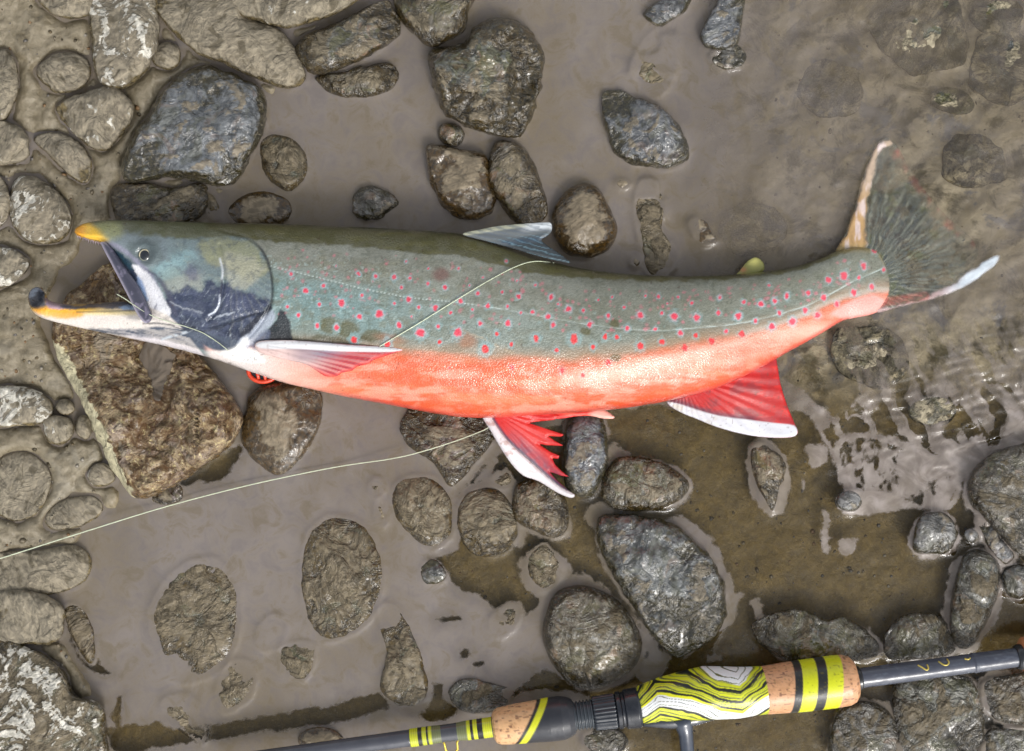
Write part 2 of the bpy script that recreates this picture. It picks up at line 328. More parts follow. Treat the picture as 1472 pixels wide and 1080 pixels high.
# name, material, outline, top height mm, equator height mm, colour, crust, group, label, facets
STONES = [
 ('river_stone','mud',[(58,-14),(132,-14),(132,18),(110,28),(84,24),(60,8)],12,6,(118,108,88),0,GB,'small olive-grey stone cut off by the top edge, left of the upright block',2),
 ('river_stone','mud',[(134,-14),(212,-14),(228,25),(226,66),(214,96),(188,122),(158,128),(138,110),(132,66)],19,6,(124,116,104),0.62,GB,'upright tan block with a white upper-left edge at the top',3),
 ('river_stone','mud',[(212,-14),(330,-14),(352,22),(405,45),(432,85),(440,115),(414,128),(370,114),(322,92),(282,76),(247,45),(226,18)],17,7,(128,118,98),0.0,GB,'long smooth tan slab running down to the right near the top',1),
 ('river_stone','mud',[(332,-16),(512,-16),(506,8),(462,28),(412,40),(372,31),(337,19)],17,9,(112,112,98),0.35,GB,'grey-green slab at the top edge with a pale left tip',2),
 ('river_stone','mud',E(92,104,38,30),10,4,(126,118,100),0,GB,'rounded lump of mud-covered stone left of the upright block',1),
 ('river_stone','mud',[(84,150),(130,130),(162,122),(190,148),(191,174),(166,204),(146,218),(114,200),(86,170)],15,5,(124,116,100),0.42,GB,'wedge-shaped mud-covered stone with small white flecks, left of the blue-grey boulder',3),
 ('pebble','mud',E(240,81,21,20),8,5,(122,114,98),0,GB,'small round muddy stone between the upright block and the long slab',0),
 ('boulder','slate',[(222,150),(252,112),(290,95),(340,108),(380,134),(382,180),(362,225),(345,256),(318,268),(250,256),(186,263),(174,240),(193,190),(216,165)],24,8,(92,99,106),0.05,GB,'large blue-grey boulder smeared with tan mud, above the fish head',4),
 ('river_stone','mud',E(0,122,26,52),13,5,(122,115,98),0.28,GB,'tall muddy stone half cut by the left edge near the top',2),
 ('river_stone','mud',[(-14,176),(18,178),(38,194),(43,212),(35,231),(-14,234)],13,5,(118,114,98),0.1,GB,'squarish grey stone cut by the left edge, below the tall one',3),
 ('river_stone','mud',[(47,200),(76,190),(110,204),(131,232),(126,262),(104,256),(74,226)],8,4,(98,102,106),0.1,GB,'slanting flat stone with a bluish patch sunk in the bank mud',2),
 ('river_stone','mud',[(26,254),(55,257),(82,275),(103,308),(99,336),(75,350),(36,345),(14,312),(14,278)],15,5,(118,110,98),0.62,GB,'egg-shaped stone with white crust on its left side, left of the snout',1),
 ('river_stone','mud',E(-8,292,24,40),11,5,(122,116,102),0.55,GB,'white-flecked stone cut by the left edge beside the egg-shaped one',2),
 ('river_stone','mud',[(-14,358),(24,361),(42,375),(38,392),(16,409),(-14,414)],11,5,(124,124,120),0.72,GB,'small angular stone with a white face at the left edge, level with the fish eye',3),
 ('river_stone','wet',[(165,268),(200,262),(250,270),(290,262),(300,290),(280,318),(230,325),(175,322),(160,298)],7,3,(72,64,46),0,GB,'dark muddy rubble wedged between the boulder and the fish snout',4),
 ('pebble','awash',[(282,264),(296,266),(315,295),(314,312),(303,314),(292,290)],4,1,(110,102,88),0,GP,'narrow sliver of stone pointing down below the blue-grey boulder',1),
 ('river_stone','smooth',E(374,303,45,28,0),6,0,(96,84,44),0,GP,'stone just breaking the surface in an olive ring, against the fish back',0),
 ('river_stone','awash',[(376,208),(394,195),(420,203),(438,226),(436,256),(416,273),(394,262),(379,240)],8,1,(98,102,96),0.05,GP,'oval grey-green stone alone in the pool right of the boulder',1),
 ('river_stone','wet',[(424,70),(440,50),(482,34),(538,5),(560,3),(575,33),(573,52),(540,76),(500,96),(456,108),(430,90)],17,6,(96,94,82),0.05,GP,'oblong grey stone slanting up to the right near the top',3),
 ('river_stone','wet',[(454,110),(500,101),(558,90),(574,108),(560,130),(520,140),(480,136),(460,122)],7,2,(90,80,58),0,GP,'low brown stone tucked below the oblong grey one',2),
 ('river_stone','wet',[(572,-14),(676,-14),(673,20),(666,46),(642,60),(620,68),(594,50),(574,25)],15,5,(98,88,66),0,GP,'brown rounded stone cut off by the top edge above the greenish boulder',1),
 ('boulder','wet',[(614,85),(626,70),(665,60),(686,36),(720,26),(760,40),(781,80),(776,130),(757,184),(735,197),(690,189),(642,166),(625,130)],24,6,(98,102,94),0.08,GP,'large greenish-grey boulder standing in the pool at the top centre',5),
 ('pebble','wet',E(648,194,20,17,20),7,2,(74,68,42),0,GP,'small dark pebble between the greenish boulder and the pair of brown stones',1),
 ('river_stone','smooth',[(611,215),(626,207),(660,215),(698,222),(706,258),(713,290),(700,309),(670,316),(640,300),(620,268)],15,3,(80,70,44),0,GP,'dark brown stone, left one of the touching pair above the fish back',3),
 ('river_stone','wet',[(703,228),(711,206),(730,201),(755,215),(776,255),(788,300),(776,321),(754,325),(734,315),(714,286),(699,260)],14,3,(104,90,66),0,GP,'lighter brown oval stone, right one of the touching pair above the fish back',1),
 ('pebble','slate',[(506,290),(514,273),(540,268),(573,290),(556,307),(545,316),(514,313)],7,2,(52,46,34),0,GP,'small dark jagged stone alone above the middle of the fish back',4),
 ('river_stone','smooth',[(792,320),(804,286),(830,265),(856,268),(876,296),(887,330),(876,358),(846,371),(810,362)],16,3,(98,84,54),0,GP,'round glossy brown stone touching the dorsal fin tip',0),
 ('river_stone','slate',[(924,20),(940,5),(965,-8),(994,-8),(986,15),(966,30),(950,38),(930,32)],9,1,(84,88,94),0.1,GP,'small dark slate stone at the top edge above the olive one',2),
 ('river_stone','awash',[(907,97),(918,70),(940,47),(968,50),(976,80),(962,118),(945,134),(924,123),(910,110)],5,-1,(126,122,84),0,GP,'pale olive stone half lost in silty water, above the blue-black stone',1),
 ('river_stone','slate',[(1008,42),(1028,5),(1038,-14),(1068,-14),(1067,30),(1061,62),(1040,74),(1015,70),(1005,57)],10,1,(78,84,92),0.05,GP,'tall dark slate stone cut off by the top edge',3),
 ('pebble','slate',[(1020,78),(1035,64),(1056,60),(1073,78),(1068,93),(1045,99),(1026,92)],7,1,(70,68,62),0.2,GP,'small glinting stone just below the tall slate stone',3),
 ('river_stone','slate',[(866,138),(884,129),(915,140),(950,155),(977,182),(989,214),(985,233),(960,244),(912,236),(884,220),(870,184)],13,2,(78,84,92),0.12,GP,'angular blue-black stone with olive patches alone in the pool',4),
 ('river_stone','awash',[(914,282),(925,263),(945,267),(956,300),(952,330),(971,360),(958,392),(936,394),(924,370),(914,320)],6,0,(110,98,76),0.05,GP,'long narrow streaked stone ending at the fish back',2),
 ('pebble','smooth',[(990,318),(1005,312),(1024,330),(1030,347),(1008,353),(996,338)],2.5,0,(90,78,34),0,GP,'small olive stone tip poking out right of the long streaked stone',2),
 ('pebble','smooth',E(895,265,11,7),2.5,0,(84,70,30),0,GP,'tiny brown pebble below the angular blue-black stone',0),
 ('pebble','smooth',E(914,377,7,7),2.5,0,(84,80,60),0,GP,'tiniest pebble by the fish back, left of the long streaked stone',0),
 ('submerged_stone','sub',E(1325,45,72,62,10,12,.12),6,-6,(96,100,84),0,GS,'big drowned stone under ripples near the top right corner',3),
 ('submerged_stone','sub',E(1445,95,55,52,0,12,.12),6,-6,(92,98,100),0,GS,'bluish drowned stone at the right edge near the top',3),
 ('submerged_stone','sub',E(1368,145,34,19,15),4,-4,(100,100,52),0,GS,'small olive drowned stone above the tail fin',1),
 ('submerged_stone','sub',E(1432,22,38,30),5,-5,(88,88,54),0,GS,'mossy drowned stone in the top right corner',2),
 ('submerged_stone','sub',E(1195,128,48,40,20,12,.12),5,-7,(104,104,94),0,GS,'faint drowned stone left of the big one near the top',2),
 ('submerged_stone','sub',E(1082,330,46,40,0,12,.12),4,-6,(104,100,86),0,GS,'faint drowned stone above the small adipose fin',2),
 ('submerged_stone','sub',E(1400,235,50,40,0,12,.12),5,-7,(100,96,84),0,GS,'drowned stone beyond the top lobe of the tail',2),
 ('submerged_stone','sub',E(1250,512,58,44,20,12,.1),5,-5,(112,104,84),0,GS,'tan drowned stone under the tail stalk',1),
 ('submerged_stone','sub',E(1340,590,36,24),6,-3,(104,98,78),0,GS,'drowned stone with a glint under the ripples below the tail',1),
 ('boulder','granite',[(76,482),(86,440),(120,405),(156,380),(196,400),(232,440),(272,490),(312,540),(336,572),(349,602),(336,636),(300,666),(262,690),(236,706),(196,716),(165,680),(140,630),(110,566),(86,522)],17,6,(124,106,74),0.12,GB,'big ochre speckled boulder holding up the fish jaw',3),
 ('river_stone','mud',[(-14,560),(24,555),(55,562),(76,582),(66,606),(22,613),(-14,608)],12,5,(130,128,122),0.85,GB,'white-topped stone cut by the left edge beside the ochre boulder',1),
 ('pebble','mud',[(62,604),(80,596),(102,604),(106,622),(94,638),(70,636)],9,5,(122,124,118),0.75,GB,'small pebble with a white cap between the white-topped stone and the boulder',1),
 ('pebble','mud',E(94,586,13,12),7,5,(104,98,78),0,GB,'small dull olive pebble above the white-capped pebble',0),
 ('pebble','mud',E(121,614,13,17),7,5,(110,100,80),0,GB,'small brown pebble against the left side of the ochre boulder',0),
 ('pebble','mud',[(125,684),(138,668),(156,670),(166,686),(156,698),(134,699)],6,4,(150,138,126),0.35,GB,'pinkish pale pebble below the left side of the ochre boulder',1),
 ('pebble','wet',[(216,704),(248,694),(262,698),(262,718),(240,727),(220,722)],3,0,(98,72,60),0,GP,'small red-brown stone under the lower tip of the ochre boulder',1),
 ('river_stone','smooth',[(363,562),(398,548),(446,552),(464,572),(457,620),(436,656),(402,684),(370,666),(347,634),(352,592)],13,2,(92,86,60),0,GP,'rounded wet stone below the throat, right of the ochre boulder',1),
 ('river_stone','mud',E(28,700,44,52,20),6,1,(118,116,106),0.15,GB,'flat grey stone sunk in mud at the left edge below the white-topped stone',1),
 ('river_stone','mud',E(106,738,44,22,-20),5,1,(120,116,106),0.12,GB,'low slick of stone in the mud just above the pale line',1),
 ('river_stone','mud',[(-14,800),(60,790),(110,784),(131,808),(117,840),(60,856),(-14,856)],8,2,(122,114,94),0.1,GB,'broad muddy stone at the left edge below the line',1),
 ('river_stone','mud',[(-14,856),(50,850),(85,867),(93,886),(84,920),(40,927),(-14,932)],13,4,(112,114,104),0.1,GB,'squared grey-green stone at the left edge above the corner boulder',3),
 ('pebble','awash',[(92,880),(110,871),(130,895),(136,940),(126,951),(104,915)],6,1,(112,90,76),0,GB,'narrow reddish stone beside the squared grey-green one',1),
 ('boulder','awash',[(-14,935),(50,940),(90,968),(106,1000),(140,1012),(147,1050),(135,1095),(-14,1095)],17,4,(104,96,74),0.62,GB,'big mottled boulder with a white patch in the bottom left corner',3),
 ('river_stone','awash',[(217,890),(234,846),(268,815),(310,811),(338,850),(341,900),(326,945),(292,970),(250,973),(229,930)],8,-1,(108,98,74),0,GP,'large wrinkled mud-washed stone in the lower left pool',2),
 ('river_stone','awash',[(311,986),(330,955),(355,951),(366,975),(356,1005),(326,1022),(314,1005)],5,0,(110,98,76),0,GP,'small mud-washed stone right below the large wrinkled one',2),
 ('river_stone','awash',[(234,1010),(262,998),(285,1012),(298,1045),(290,1066),(262,1052),(240,1032)],4,-0.5,(114,102,82),0,GP,'mud-washed stone crossing the olive strip at the bottom left',2),
 ('pebble','awash',[(402,935),(425,924),(450,930),(449,960),(432,978),(408,962)],5,0,(88,84,58),0,GP,'small knobbly stone left of the bottom pool stones',3),
 ('submerged_stone','awash',E(390,910,20,26,20),3,-1.5,(112,102,86),0,GP,'faint small stone between the two wrinkled stones in silty water',1),
 ('river_stone','awash',[(438,790),(450,764),(476,747),(514,755),(535,780),(546,820),(541,862),(520,896),(476,916),(450,900),(440,870),(435,830)],9,0,(102,94,74),0.03,GP,'upright oval wrinkled stone in the middle of the lower pool',2),
 ('river_stone','awash',[(566,712),(580,690),(620,689),(645,714),(650,745),(641,776),(615,786),(590,770),(570,745)],8,0,(106,98,78),0.03,GC,'rounded wrinkled stone at the left end of the clear water',1),
 ('river_stone','awash',[(659,740),(674,712),(710,705),(736,730),(741,765),(726,790),(690,796),(667,775)],9,1,(96,90,70),0.05,GC,'round glinting stone in a painted grey reflection ring below the pelvic fin',1),
 ('river_stone','wet',[(736,716),(746,694),(790,688),(813,720),(817,755),(800,773),(765,763),(740,746)],9,1,(118,92,54),0,GC,'rusty brown stone under the white pelvic fin tip',2),
 ('river_stone','wet',[(576,610),(598,580),(650,584),(690,594),(714,620),(692,655),(662,690),(645,698),(620,665),(585,640)],7,1,(92,66,52),0,GC,'reddish brown stone half under the belly left of the pelvic fin',2),
 ('pebble','awash',E(722,690,15,13),4,0,(100,92,72),0,GC,'little pebble beside the white edge of the pelvic fin',1),
 ('river_stone','awash',E(782,815,24,33,-10),5,0,(104,90,60),0,GC,'glinting brown stone with a painted grey reflection skirt above the round dome stone',1),
 ('pebble','slate',[(604,820),(614,806),(628,806),(642,824),(636,838),(612,838)],4,0,(70,72,70),0.1,GC,'small dark pebble at the left tip of the clear water',3),
 ('river_stone','awash',[(544,888),(558,872),(578,884),(598,925),(613,978),(606,1005),(572,1010),(548,985),(556,940)],8,0,(86,82,66),0.02,GP,'long narrow stone standing upright above the rod blank',3),
 ('pebble','awash',E(541,702,13,13),3,0,(100,92,76),0,GP,'small pebble left of the rounded wrinkled stone, upper one of two',1),
 ('pebble','awash',E(547,738,9,19,-15),3,0,(96,88,64),0,GP,'small upright pebble left of the rounded wrinkled stone, lower one of two',1),
 ('river_stone','dark',[(645,995),(668,975),(700,980),(732,990),(730,1012),(700,1024),(662,1020)],6,0,(52,50,34),0,GC,'dark mossy stone just above the rod cork foregrip',3),
 ('pebble','awash',[(704,892),(728,870),(746,876),(742,900),(722,915),(708,908)],3,0,(108,98,74),0,GC,'thin muddy pebble between the dark pebble and the dome stone',1),
 ('boulder','dark',[(784,882),(800,851),(835,841),(880,857),(910,890),(923,930),(906,965),(860,990),(825,986),(795,956),(781,920)],15,2,(104,94,68),0,GC,'round dome stone with glitter just above the rod',0),
 ('river_stone','slate',[(812,622),(829,594),(862,596),(875,640),(869,682),(850,713),(824,711),(810,690)],13,2,(82,90,100),0,GC,'blue-grey glossy stone right of the red pelvic fin',1),
 ('river_stone','wet',[(863,696),(880,664),(902,655),(950,664),(988,690),(984,712),(946,733),(880,731)],10,1,(98,92,66),0,GC,'flat glassy olive stone right of the blue-grey one',1),
 ('boulder','slate',[(856,762),(870,741),(920,741),(970,754),(1012,790),(1037,830),(1045,870),(1036,906),(1002,936),(970,944),(938,915),(908,870),(874,815)],19,2,(82,88,90),0.03,GC,'large dark wedge-shaped boulder with blue glints below the anal fin',4),
 ('river_stone','wet',[(1078,650),(1090,637),(1110,645),(1129,670),(1123,700),(1111,737),(1098,716),(1084,690)],7,0,(122,96,56),0,GC,'narrow amber-brown stone below the white anal fin edge',3),
 ('pebble','slate',E(1221,720,21,17),6,0,(98,98,98),0,GR,'small grey domed pebble in the clear water at the right',0),
 ('river_stone','slate',[(1313,790),(1318,750),(1342,735),(1366,742),(1376,766),(1368,790),(1342,798)],9,1,(96,96,94),0.1,GR,'grey silvery stone right of the clear water patch',2),
 ('boulder','dark',[(1391,690),(1420,655),(1462,640),(1500,640),(1500,806),(1456,792),(1412,742),(1394,722)],17,2,(104,96,80),0,GR,'big glistening boulder cut by the right edge',2),
 ('river_stone','dark',[(1378,812),(1400,790),(1432,802),(1438,840),(1421,890),(1396,931),(1371,926),(1364,890)],12,2,(78,76,62),0.02,GR,'long glistening stone standing upright above the rod shaft',1),
 ('river_stone','dark',[(1079,905),(1100,885),(1150,875),(1190,890),(1216,887),(1250,910),(1266,940),(1200,953),(1120,946)],9,1,(88,82,56),0,GR,'broad low stone behind the striped cork grip',2),
 ('river_stone','dark',[(1268,922),(1290,890),(1330,880),(1366,900),(1374,936),(1330,948),(1280,948)],9,1,(86,80,58),0,GR,'rounded wet stone just above the left part of the rod shaft',1),
 ('pebble','slate',E(1462,836,22,26),7,1,(92,90,84),0.05,GR,'oval wet pebble at the right edge above the rod shaft',1),
 ('river_stone','slate',[(1402,738),(1418,742),(1440,770),(1458,800),(1444,812),(1424,790)],7,1,(54,58,64),0,GR,'thin black glossy sliver leaning on the big right boulder',3),
 ('pebble','slate',E(1396,770,12,11),5,1,(120,120,120),0.3,GR,'tiny silvery pebble between the silvery stone and the black sliver',0),
 ('river_stone','dark',[(1195,1050),(1210,1018),(1245,1008),(1280,1025),(1294,1060),(1290,1095),(1200,1095)],8,1,(94,90,80),0,GR,'rounded grey stone at the bottom edge below the cork grip',1),
 ('boulder','dark',[(1284,985),(1320,968),(1380,970),(1408,990),(1414,1030),(1404,1095),(1300,1095),(1286,1040)],8,1,(72,72,54),0,GR,'big dark glittering boulder under the rod shaft',2),
 ('river_stone','dark',[(1412,985),(1440,972),(1500,974),(1500,1045),(1450,1042),(1416,1020)],6,1,(96,86,66),0,GR,'brown stone at the right edge just below the rod shaft',1),
 ('river_stone','dark',[(1418,1052),(1450,1046),(1500,1050),(1500,1098),(1414,1098)],5,1,(64,60,42),0,GR,'dark stone in the bottom right corner',1),
 ('river_stone','smooth',E(462,1066,34,20),5,1,(104,96,72),0,GP,'stone half hidden behind the grey rod blank at the bottom',0),
 ('river_stone','dark',E(870,1066,34,22),4,-1,(74,64,36),0,GC,'dark olive stone beneath the black reel hood',1),
]

def make_stone(e, idx):
    name, mk, pts, ht, ze, col, crust, grp, label, nf = e
    rs = np.random.RandomState(100 + idx)
    pl = smooth(pts, 8)
    if mk == 'awash' and ze < 3: ze = ze - 2.6; ht = ht + 1.0
    H = ht * 0.001; Z = ze * 0.001
    c = pl.mean(0)
    if mk == 'awash': pl = c + (pl - c) * 1.09
    ang = np.arctan2(pl[:, 1] - c[1], pl[:, 0] - c[0]); rad = np.hypot(pl[:, 0] - c[0], pl[:, 1] - c[1])
    o = np.argsort(ang); ang, rad = ang[o], rad[o]
    per = rad.mean() * 2 * math.pi
    nth = int(np.clip(per / 2.6, 40, 260)); nph = int(np.clip(rad.mean() / 2.2, 9, 48))
    th = np.linspace(-math.pi, math.pi, nth, endpoint=False)
    R = np.interp(th, ang, rad, period=2*math.pi)
    ph = np.concatenate([np.linspace(0.0, math.pi/2, nph), np.linspace(math.pi/2, math.pi*0.80, max(4, nph//3))[1:]])
    ex = 0.80 if nf >= 3 else (0.88 if nf else 0.97)
    sp = np.abs(np.sin(ph)); cp = np.cos(ph)
    rr = sp ** ex; zz = np.sign(cp) * np.abs(cp) ** (ex * 1.05)
    X = c[0] + np.outer(rr, R * np.cos(th)); Y = c[1] + np.outer(rr, R * np.sin(th))
    zt = np.where(zz[:, None] > 0, zz[:, None] * H, zz[:, None] * max(0.012, H * 0.8)) + 0 * X
    # facets: planes slicing the dome, noise relief
    mr = rad.mean()
    for k in range(nf):
        a = rs.uniform(0, 2*math.pi); dx, dy = math.cos(a), math.sin(a)
        sl = rs.uniform(0.25, 0.75); d0 = rs.uniform(0.25, 0.6) * mr
        pl_z = H * rs.uniform(0.78, 1.0) - sl * H * ((X - c[0]) * dx + (Y - c[1]) * dy - d0 * 0.4) / mr
        k_ = H * 0.05
        hh = np.clip(0.5 + 0.5 * (pl_z - zt) / k_, 0, 1)
        zt = np.where(zt > 0, np.minimum(zt, pl_z * (1 - hh) + zt * hh - k_ * hh * (1 - hh)), zt)
    s0 = rs.randint(1, 9999)
    f1 = 1.0 / (mr * 0.75); amp = H * (0.16 + 0.07 * nf) * (1.5 if mk == 'granite' else 1)
    edge = 1 - np.abs(np.outer(np.clip(rr, 0, 1), np.ones(nth))) ** 8 * 0.85
    zt = zt + amp * fbm3(X * f1, Y * f1, zt * 900 * f1, s0, 5, 0.55) * edge
    zt = zt + 0.0006 * fbm(X / 9, Y / 9, s0 + 5, 3, 0.6) * edge
    wob = (1.6 + 0.7*nf) * fbm3(X / 16, Y / 14, zt * 100, s0 + 9, 3, 0.6)
    X = X + wob * np.cos(th)[None, :] * rr[:, None]; Y = Y + wob * np.sin(th)[None, :] * rr[:, None]
    X[0] = X[0].mean(); Y[0] = Y[0].mean(); zt[0] = zt[0].mean()
    z = zt + Z
    if mk == 'granite':      # hollow running down the middle and a brow
        dl = dline(X, Y, [(195, 480), (215, 540), (232, 570)])
        z = z - 0.006 * np.exp(-(dl / 16) ** 2)
        dl = dline(X, Y, [(255, 600), (210, 610), (170, 640)]); z = z - 0.003 * np.exp(-(dl / 8) ** 2)
        dl = dline(X, Y, [(262, 545), (280, 600), (285, 660)]); z = z + 0.003 * np.exp(-(dl / 12) ** 2) * np.sign(282 - X) * (zt > 0)
        z = z + np.clip(zt, 0, 1) * 0.9 * sst(Y, 530, 590)
        z = z + 0.0026 * fbm(X / 20, Y / 16, 77, 4, 0.6) * (zt > 0)
        z = np.where(Y < 520, np.minimum(z, 0.018), z)
    relh = np.clip(zt / max(H, 1e-4), -0.5, 1.2).ravel()[nth-1:]
    pv = 0 * X
    if mk == 'granite':
        pv = sst(-((X - c[0]) * 0.90 - (Y - c[1]) * 0.42) / mr, 0.50, 0.66) * (zt > -0.002) * sst(Y, 470, 520)
        pv = pv - sst(sdf(X + 3*noise2(X/7, Y/7, 5), Y, smooth([(208,492),(236,498),(252,512),(240,545),(230,575),(218,568),(214,540),(200,515)], 4)), -3, 4)
    pv = pv.ravel()[nth-1:]
    co = Pn(X, Y, z).reshape(-1, 3)
    co = co[nth-1:]; co[0] = Pn(X[0], Y[0], z[0])[0]
    nr = len(ph)
    i = np.arange(nth); j = (i + 1) % nth
    quads = []
    for r in range(1, nr - 1):
        a = 1 + (r-1)*nth; b = 1 + r*nth
        quads.append(np.stack([a + i, b + i, b + j, a + j], 1))
    quads = np.concatenate(quads)
    faces = [list(q) for q in quads.tolist()] + [[0, 1 + a, 1 + b] for a, b in zip(i.tolist(), j.tolist())]
    last = 1 + (nr-2)*nth
    faces.append([last + k for k in range(nth)][::-1])
    loc = np.array(P(c[0], c[1], 0)); 
    # pixel y runs downwards: the winding above is already outward once flipped
    faces = [f[::1] for f in faces]
    ob = mesh(name, co - loc, faces, M[mk], attrs={'relh': relh, 'pale': pv})
    ob.location = loc
    ob.color = (*[float(v) for v in lin(col)], crust)
    tag(ob, label, 'stone' if name != 'pebble' else 'pebble', grp)
    return pl

# ------------------------------------------------------------------ ground (one sheet: bank mud and pool bed) and water
BANK = smooth([(-400,-400),(560,-400),(520,-20),(430,100),(385,150),(372,225),(330,268),(290,300),(200,322),(140,330),(96,400),(60,470),(110,560),(150,640),(175,720),(120,770),(140,820),(100,850),(95,925),(130,990),(140,1060),(120,1300),(-400,1300)], 5)
SKY_GAPS = [smooth(p, 5) for p in (  # gaps in the painted sky grey, where darker reflections show the bed
 [(905,586),(960,584),(1020,600),(1110,612),(1150,590),(1190,640),(1210,700),(1235,742),(1300,730),(1345,730),(1380,690),(1400,730),(1500,760),(1500,1120),(900,1120),(860,1010),(780,990),(735,1000),(770,972),(800,940),(805,860),(780,850),(772,872),(740,888),(690,858),(660,848),(636,812),(628,800),(660,786),(655,740),(668,700),(712,660),(800,610)],
 [(140,1052),(200,1042),(250,1040),(300,1046),(380,1030),(480,1014),(545,996),(566,1000),(555,1018),(480,1038),(340,1056),(230,1076),(150,1080)],
 [(608,985),(640,985),(655,1015),(640,1034),(602,1030),(590,1005)],
 [(262,690),(345,638),(338,668),(320,688),(285,694)],  # gap shaped as the boulder's dark reflection in the water
 [(1080,505),(1200,470),(1215,520),(1235,560),(1205,600),(1150,560)],
 [(630,890),(645,884),(662,888),(655,893),(640,891)], [(664,938),(672,934),(676,941),(668,945)], [(680,955),(690,952),(694,957),(684,960)],
 [(96,900),(120,895),(140,945),(160,970),(120,955)],
 [(160,1030),(175,1000),(170,1045)],
)]
SKY_PATCHES = [smooth(p, 5) for p in (  # grey patches of sky reflection painted onto the water
 [(1200,640),(1240,620),(1330,650),(1380,690),(1370,730),(1320,735),(1270,715),(1225,712),(1205,680)],
 [(690,680),(706,640),(712,668),(700,690),(675,700)],
 [(1158,640),(1190,645),(1188,665),(1165,672)], [(1150,692),(1158,696),(1154,708)],
 [(1180,735),(1190,740),(1193,790),(1186,795),(1182,765)], [(1205,780),(1230,770),(1228,790),(1215,800)],
 [(960,935),(940,1000),(925,985),(915,955)], [(915,880),(938,915),(955,955),(940,965),(920,910)],
 [(838,738),(858,725),(880,735),(856,762),(842,752)],[(870,640),(905,650),(880,672)],
 [(1040,850),(1068,852),(1066,862),(1045,866)], [(1080,868),(1095,865),(1106,895),(1092,900)],
 [(1018,945),(1040,942),(1038,952),(1020,954)],
)]
def axis(a, b, step, far):
    core = np.arange(a, b + step, step)
    g = step * np.cumsum(1.35 ** np.arange(1, 40)); g = g[g < far]
    return np.concatenate([(a - g)[::-1], core, b + g])

